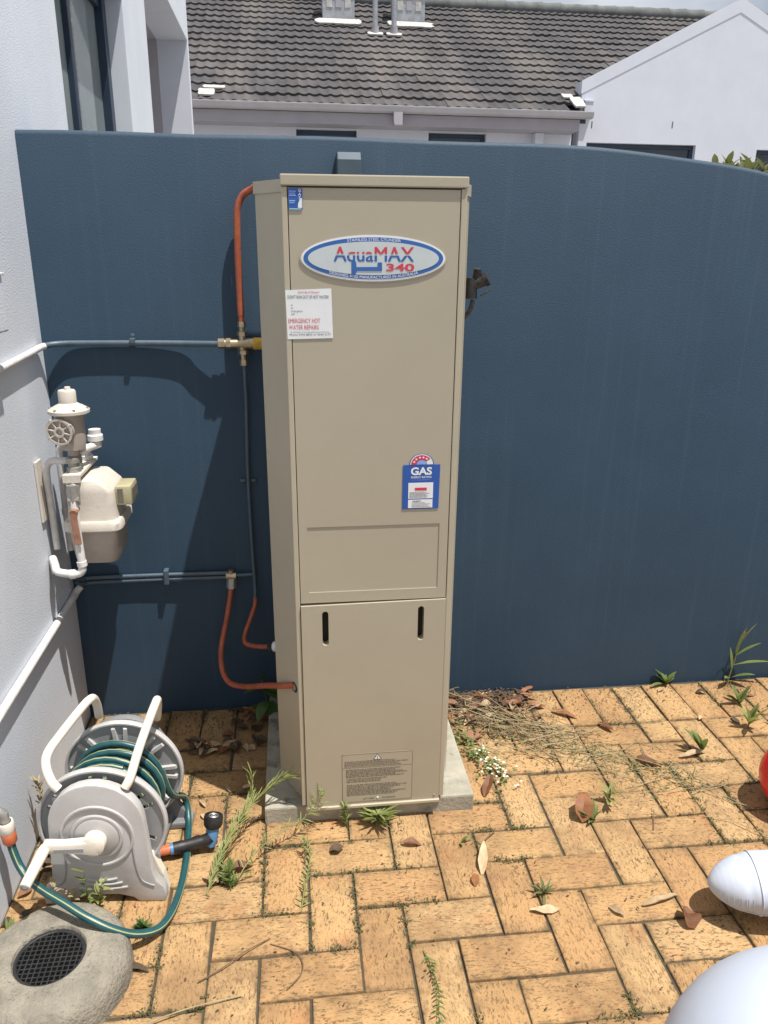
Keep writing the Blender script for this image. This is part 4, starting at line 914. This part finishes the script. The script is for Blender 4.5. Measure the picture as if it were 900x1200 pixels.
# leafy plant in shade behind the heater
t = thing('shade_plant', 'dark leafy plant in the shade between heater and courtyard wall', 'plant', (.635,-.10,0))
MB().tube(smooth_path([(.635,-.10,0),(.628,-.10,.08),(.615,-.11,.17)],5), .0035, 6).build('stem', 'leaf_dark', t)
for (b_, d, l_, w_) in (((.625,-.11,.14),(-.9,-.3,.1),.075,.040),((.618,-.11,.165),(.2,-.2,.9),.045,.030),((.622,-.11,.13),(.7,-.5,-.1),.08,.045),((.622,-.11,.13),(.95,-.1,-.05),.09,.045),((.628,-.11,.08),(-.4,-.7,-.35),.075,.042),((.628,-.11,.08),(.5,-.7,-.45),.08,.042),((.63,-.10,.05),(-.8,-.2,.3),.06,.035)):
    q = MB(); leaf_geo(q, b_, d, l_, w_, .25, n=7, shape='ovate'); q.build('leaf', 'leaf_dark', t, smooth=True)
# long wispy weeds
spray('wispy_weed', [(.494,-.875,.0),(.515,-.82,.035),(.555,-.74,.075),(.605,-.67,.105),(.655,-.63,.13),(.70,-.625,.155)], 'long pale green feathery weed leaning up over the corner of slab', .058, .0032, 3, 'leaf_pale', .36, .0026)
spray('wispy_weed', [(.56,-.86,.0),(.60,-.80,.03),(.66,-.74,.045),(.73,-.70,.055),(.775,-.67,.075),(.80,-.655,.12)], 'thin branching green weed trailing across pavers in front of the slab', .036, .0028, 3, 'leaf_pale', .8, .0016)
spray('wispy_weed', [(.494,-.872,.0),(.512,-.80,.02),(.535,-.73,.05),(.575,-.66,.07),(.60,-.63,.10),(.605,-.615,.16)], 'second feathery stem forking off the long weed beside the slab', .04, .0030, 2, 'leaf_pale', .4, .0018)
spray('wispy_weed', [(.735,-.955,.0),(.745,-.90,.02),(.76,-.82,.035),(.75,-.76,.045)], 'slender weed creeping up a joint in front of the warning plate', .022, .004, 3, 'leaf_pale', .8, .0015)
spray('wispy_weed', [(.555,-.865,.0),(.55,-.845,.02),(.545,-.82,.03)], 'short bushy weed tuft at the root of the trailing weed', .03, .006, 9, 'leaf', .9, .002)
spray('wispy_weed', [(.87,-.665,.0),(.868,-.66,.03),(.864,-.657,.065)], 'upright thin weed growing against the slab edge under warning plate', .03, .004, 4, 'leaf_pale', .6, .0018)
spray('wispy_weed', [(.955,-.672,.0),(.958,-.668,.02),(.96,-.665,.035)], 'spreading grassy tuft growing against the slab edge under the lip', .065, .0055, 8, 'leaf_pale', .95, .002)
spray('wispy_weed', [(1.02,-1.10,.0),(1.03,-1.16,.012),(1.035,-1.22,.015),(1.02,-1.30,.02)], 'thin green weed creeping along a paver joint on open paving', .02, .004, 3, 'leaf', .8, .0013)
spray('dry_weed', [(.055,-.66,.0),(.05,-.655,.07),(.042,-.65,.14),(.035,-.64,.20)], 'dry grey seeding weed standing between the house wall and hose reel', .03, .006, 4, 'straw', .5, .003)
spray('dry_weed', [(.062,-.70,.0),(.060,-.69,.06),(.058,-.68,.12)], 'short grey green weed stalk beside the dry seeding weed', .03, .007, 5, 'moss', .5, .003)
for k, (x, y_) in enumerate(((.165,-.885),(.225,-.90),(.20,-.895))):
    spray('wall_weed', [(x,y_,.0),(x+.01,y_-.005,.05),(x+[-.035,.03,.012][k],y_-.01,[.085,.10,.13][k])], ['bent straw coloured stalk in front of the reel foot','small green sprig with pointed leaves before the reel foot','thin green weed between stalk and sprig before the reel foot'][k], .028, .008, [1,2,1][k], ['straw','leaf_pale','leaf'][k], .8, .0016)
spray('wall_weed', [(.025,-.985,.0),(.035,-.985,.02),(.05,-.985,.035)], 'small green weed between drain surround and house wall', .035, .008, 5, 'leaf', .9, .002)
spray('wall_weed', [(.345,-.985,.0),(.35,-.98,.012),(.355,-.975,.02)], 'low green tuft beside the drain surround under hose', .025, .004, 8, 'leaf_dark', .95, .002)
# creeping weed with white flowers
t = thing('flowering_weed', 'creeping weed with tiny white flowers beside the concrete slab', 'weed', (1.31,-.43,0))
mb = MB(); fl = MB()
for k in range(170):
    u = random.random(); x = 1.275+.09*u+random.gauss(0,.022); y_ = -.27-.24*u+random.gauss(0,.035); x = max(x,1.262)
    z = abs(random.gauss(0,.016))+.004; a = random.uniform(0,6.28)
    leaf_geo(mb, (x,y_,z), (math.cos(a),math.sin(a),random.uniform(-.1,.6)), random.uniform(.010,.02), .009, .2, n=3, shape='ovate')
for k in range(60):
    u = random.uniform(.35,1); x = max(1.262,1.285+.10*u+random.gauss(0,.020)); y_ = -.30-.23*u+random.gauss(0,.028); z = abs(random.gauss(0,.014))+.012
    for q in range(4): leaf_geo(fl, (x,y_,z), (math.cos(q*1.57+k),math.sin(q*1.57+k),.5), .0055, .0050, .1, n=2, shape='ovate')
mb.build('foliage', 'leaf', t, smooth=True); o = fl.build('flowers', 'petal', t); o['kind'] = 'stuff'
# dry pulled weeds
t = thing('pulled_weeds', 'tangle of dry pulled weed stems lying by the courtyard wall', 'weeds', (1.45,-.2,0)); t['kind'] = 'stuff'
mb = MB(); gm_ = MB(); bm_ = MB()
for k in range(120):
    u = random.random()**.8
    x = 1.24+.40*u+random.gauss(0,.05); y_ = -.10-.24*u+random.gauss(0,.06); y_ = min(y_,-.02)
    a = R(-32)+random.gauss(0,.55); l_ = random.uniform(.06,.24); z = random.uniform(.003,.03)
    p = [Vector((x+l_*s*math.cos(a)+random.gauss(0,.006), min(-.006,y_+l_*s*math.sin(a)+random.gauss(0,.006)), max(.002,z+random.gauss(0,.005)))) for s in (-.5,-.15,.2,.5)]
    (mb if k % 3 else bm_).tube(smooth_path(p,2), random.uniform(.0008,.0018), 4, cap=False)
for k in range(600):
    u = random.random(); x = 1.25+.72*u+random.gauss(0,.04); y_ = min(-.01,-.14-.46*u+random.gauss(0,.07)*random.choice((.4,1.3))); a = random.uniform(0,6.28)
    leaf_geo(gm_, (x,y_,random.uniform(.003,.02)), (math.cos(a),math.sin(a),random.uniform(-.2,.4)), random.uniform(.008,.024), .004, .2, n=2)
for k in range(70):
    u = random.random(); x = 1.45+.58*u; y_ = -.24-.40*u+random.gauss(0,.07); a = R(-38)+random.gauss(0,.6); l_ = random.uniform(.08,.22)
    p = [Vector((x+l_*s*math.cos(a)+random.gauss(0,.006), y_+l_*s*math.sin(a)+random.gauss(0,.006), random.uniform(.002,.014))) for s in (-.5,-.15,.2,.5)]
    mb.tube(smooth_path(p,2), random.uniform(.0007,.0013), 4, cap=False)
mb.build('straw', 'straw', t); bm_.build('twigs', 'stem_brown', t); gm_.build('leaf_bits', 'olive', t)
dk = MB()
for k in range(1000):
    x = random.choice((random.uniform(1.24,1.60),random.gauss(1.40,.10))); y_ = -abs(random.gauss(0,.11))-.008; x = max(1.22,x)
    if x+y_ < 1.0: continue
    a = random.uniform(0,6.28); l_ = random.uniform(.006,.026)
    leaf_geo(dk, (x,y_,random.uniform(.002,.016)), (math.cos(a),math.sin(a),random.uniform(-.2,.4)), l_, l_*.45, .3, n=2)
dk.build('rotting_bits', 'dead_dark', t)
# fine litter, moss in joints
mb = MB(); ms = MB()
for k in range(2200):
    x = random.uniform(.03,2.7); y_ = -random.random()**1.3*1.7-.01
    if random.random() < .45: y_ = -abs(random.gauss(0,.12))-.01; x = random.choice((random.uniform(.06,.62),random.uniform(1.24,2.6)))
    a = random.uniform(0,6.28); s = random.uniform(.0015,.005)
    leaf_geo(mb, (x,y_,.003), (math.cos(a),math.sin(a),random.uniform(0,.35)), s*2, s, .1, n=2)
o = mb.build('leaf_litter', 'dead_dark'); tag(o, 'scattered dark crumbs of leaf litter over the paving', 'litter', kind='stuff')
for k in range(5200):
    if random.random() < .5:
        i = random.randint(-9,13); jf = random.uniform(-6,8); j = math.floor(jf); x = X0+i*U+random.gauss(0,.002); y_ = Y0-jf*U
        if j >= -4 and (i-1-j) % 4 == 0: continue
    else:
        j = random.randint(-4,8); xf = random.uniform(-9,13); i = math.floor(xf); y_ = Y0-j*U+random.gauss(0,.002); x = X0+xf*U
        if j > -4 and (i-j+1) % 4 == 3: continue
    if y_ > -.01 or .63 < x < 1.25 and y_ > -.64 or noise.noise(Vector((x*3,y_*3,1.7))) < -.02+.1*random.random(): continue
    for q in range(7):
        a = random.uniform(0,6.28); leaf_geo(ms, (x+random.gauss(0,.006),y_+random.gauss(0,.006),-.003), (math.cos(a)*.7,math.sin(a)*.7,random.uniform(.3,1)), random.uniform(.004,.012), .003, .2, n=2)
o = ms.build('joint_moss', 'moss'); tag(o, 'dark green moss growing in the joints of paving', 'moss', kind='stuff')

# ------------------------------------------------------------------ dead leaves
dl = dead_leaf
dl(1.565,-.690,.085,.052,70,'broad reddish brown leaf standing beside the leafy green weed','dead',.3,lift=28,shape='ovate')
dl(1.315,-.545,.085,.030,62,'orange brown leaf leaning at the corner of slab','dead',.2,lift=16)
dl(1.225,-.850,.085,.026,75,'pale pointed leaf curled upwards in a paver joint','dead_pale',.5,lift=32)
dl(1.192,-.905,.040,.022,80,'small orange leaf at the foot of the pale pointed leaf','dead',.3,lift=12)
dl(1.345,-1.02,.075,.024,-6,'tan leaf lying flat near the wilted dark weed','dead_pale',.2)
dl(1.685,-.185,.095,.022,-35,'long brown leaf lying across soldier course pavers','dead',.3)
dl(1.805,-.275,.062,.022,-60,'narrow brown leaf in a joint off the soldier course','dead',.2)
dl(1.865,-.485,.085,.028,-42,'curled dark brown leaf among straw bits on open paving','dead',.5,lift=10)
dl(2.03,-.455,.10,.022,8,'long pale leaf lying in front of the red ball','dead_pale',.2)
dl(1.69,-1.085,.06,.045,100,'reddish brown leaf in the shadow of white inflatable limb','dead',.5,lift=25,shape='ovate')
dl(1.045,-.760,.055,.020,-5,'small brown leaf on paver before the slab','dead',.3)
dl(.835,-.757,.042,.034,10,'round grey brown leaf on paver before the slab','dead_dark',.1,shape='ovate')
dl(1.65,-1.02,.11,.018,12,'ragged pale bark strip lying along a paver joint','dead_pale',.2)
dl(1.525,-1.04,.045,.016,-50,'small pale leaf scrap near the bark strip','dead_pale',.2)
dl(.575,-.80,.07,.028,20,'brown leaf tucked under the trailing weed','dead',.3)
dl(.50,-.83,.05,.022,150,'whitish torn leaf scrap beside the feathery weed root','dead_pale',.4)
dl(.345,-1.075,.085,.016,-18,'dark curled strap leaf beside drain surround','dead_dark',.4)
dl(1.32,-.30,.10,.045,20,'wide terracotta coloured leaf at the edge of the flowering weed','dead',.2,shape='ovate',lift=6)
for k in range(34): dl(random.uniform(.36,.62),random.gauss(-.235,.028),random.uniform(.03,.065),random.uniform(.014,.026),random.uniform(0,360),'crumpled dry leaf in the shaded drift between reel and slab',random.choice(('dead_dark','dead','dead_pale','dead_dark')),.5,lift=random.uniform(0,22),group='drift of leaves between reel and slab')
for k in range(10): dl(random.uniform(.52,.63),random.uniform(-.16,-.03),random.uniform(.04,.075),random.uniform(.018,.03),random.uniform(0,360),'brown leaf in the shade below the orange gas tube',random.choice(('dead_dark','dead')),.5,lift=random.uniform(0,18),group='leaves below the gas tube')
for k in range(34): dl(random.uniform(1.25,1.60),random.uniform(-.20,-.02),random.uniform(.04,.085),random.uniform(.018,.034),random.uniform(0,360),'brown leaf under the dry weed tangle at courtyard wall',random.choice(('dead','dead','dead_dark','dead_pale')),.5,lift=random.uniform(0,18),group='leaves under the weed tangle')
for k in range(12): dl(random.uniform(2.1,2.6),random.uniform(-.30,-.03),random.uniform(.03,.07),random.uniform(.012,.022),random.uniform(0,360),'dry leaf among the weeds below the low end of courtyard wall',random.choice(('dead','dead_pale','dead_dark')),.5,lift=random.uniform(0,15),group='dry leaves below the low wall end')
for k in range(9): dl(random.uniform(.02,.09),random.uniform(-1.0,-.55),random.uniform(.03,.06),random.uniform(.018,.03),random.uniform(0,360),'brown leaf trapped between house wall and hose reel',random.choice(('dead','dead_dark')),.5,lift=random.uniform(0,25),group='leaves behind the reel')
for k in range(9): dl(random.uniform(.44,.58),random.uniform(-.72,-.46),random.uniform(.02,.045),random.uniform(.010,.016),random.uniform(0,360),'small dry leaf scattered around the spray nozzle',random.choice(('dead','dead_pale')),.5,group='leaf scraps around the nozzle')
# straw stalk at the bottom left
o = MB().tube(smooth_path([(.235,-1.30,.004),(.36,-1.24,.008),(.48,-1.20,.010),(.60,-1.175,.004)],6), .0016, 6).build('straw_stalk', 'straw', origin=(.4,-1.22,0)); tag(o, 'long pale straw stalk lying on pavers near the drain surround', 'stalk')
for nm, pts, lab in (('twig',[(.50,-1.13,.003),(.555,-1.10,.006),(.60,-1.07,.012),(.66,-1.03,.004)],'thin brown branching twig on pavers beyond the drain surround'),('twig',[(.70,-1.17,.003),(.735,-1.13,.006),(.725,-1.08,.004),(.66,-1.045,.003)],'thin curved dry stem lying over pavers in front of heater'),('twig',[(1.225,-.80,.002),(1.245,-.775,.010),(1.29,-.735,.006)],'dark bent twig across a paver near the slab corner'),('twig',[(1.745,-.775,.002),(1.762,-.74,.004),(1.775,-.71,.016)],'short red brown stick on paver near the straw bits')):
    o = MB().tube(smooth_path(pts,5), .0014, 6).build(nm, 'stem_brown', origin=pts[0]); tag(o, lab, 'twig')

# ------------------------------------------------------------------ shrubs behind the wall
def shrub(x, y_, z, n, ln, lab, spread):
    t = thing('shrub', lab, 'shrub', (x,y_,-.06)); MB().tube([(x,y_,-.06),(x+.02,y_,z*.6),(x,y_,z)], [.02,.014,.006], 8).build('trunk', 'stem_brown', t)
    mb = MB()
    for k in range(n):
        a = random.uniform(0,6.28); e = R(random.uniform(5,85)); b_ = Vector((x+random.gauss(0,spread),y_+random.gauss(0,spread),z-abs(random.gauss(0,spread*1.2))))
        leaf_geo(mb, b_, (math.cos(a)*math.cos(e),math.sin(a)*math.cos(e),math.sin(e)), ln*random.uniform(.6,1.1), ln*.32, .25, n=4)
    mb.build('crown', 'olive', t, smooth=True)
shrub(2.56,.85,1.925,22,.085,'small leafy shrub tip showing over the courtyard wall',.035)
shrub(2.78,.85,1.915,240,.09,'bushy shrub rising behind the low end of the courtyard wall',.11)
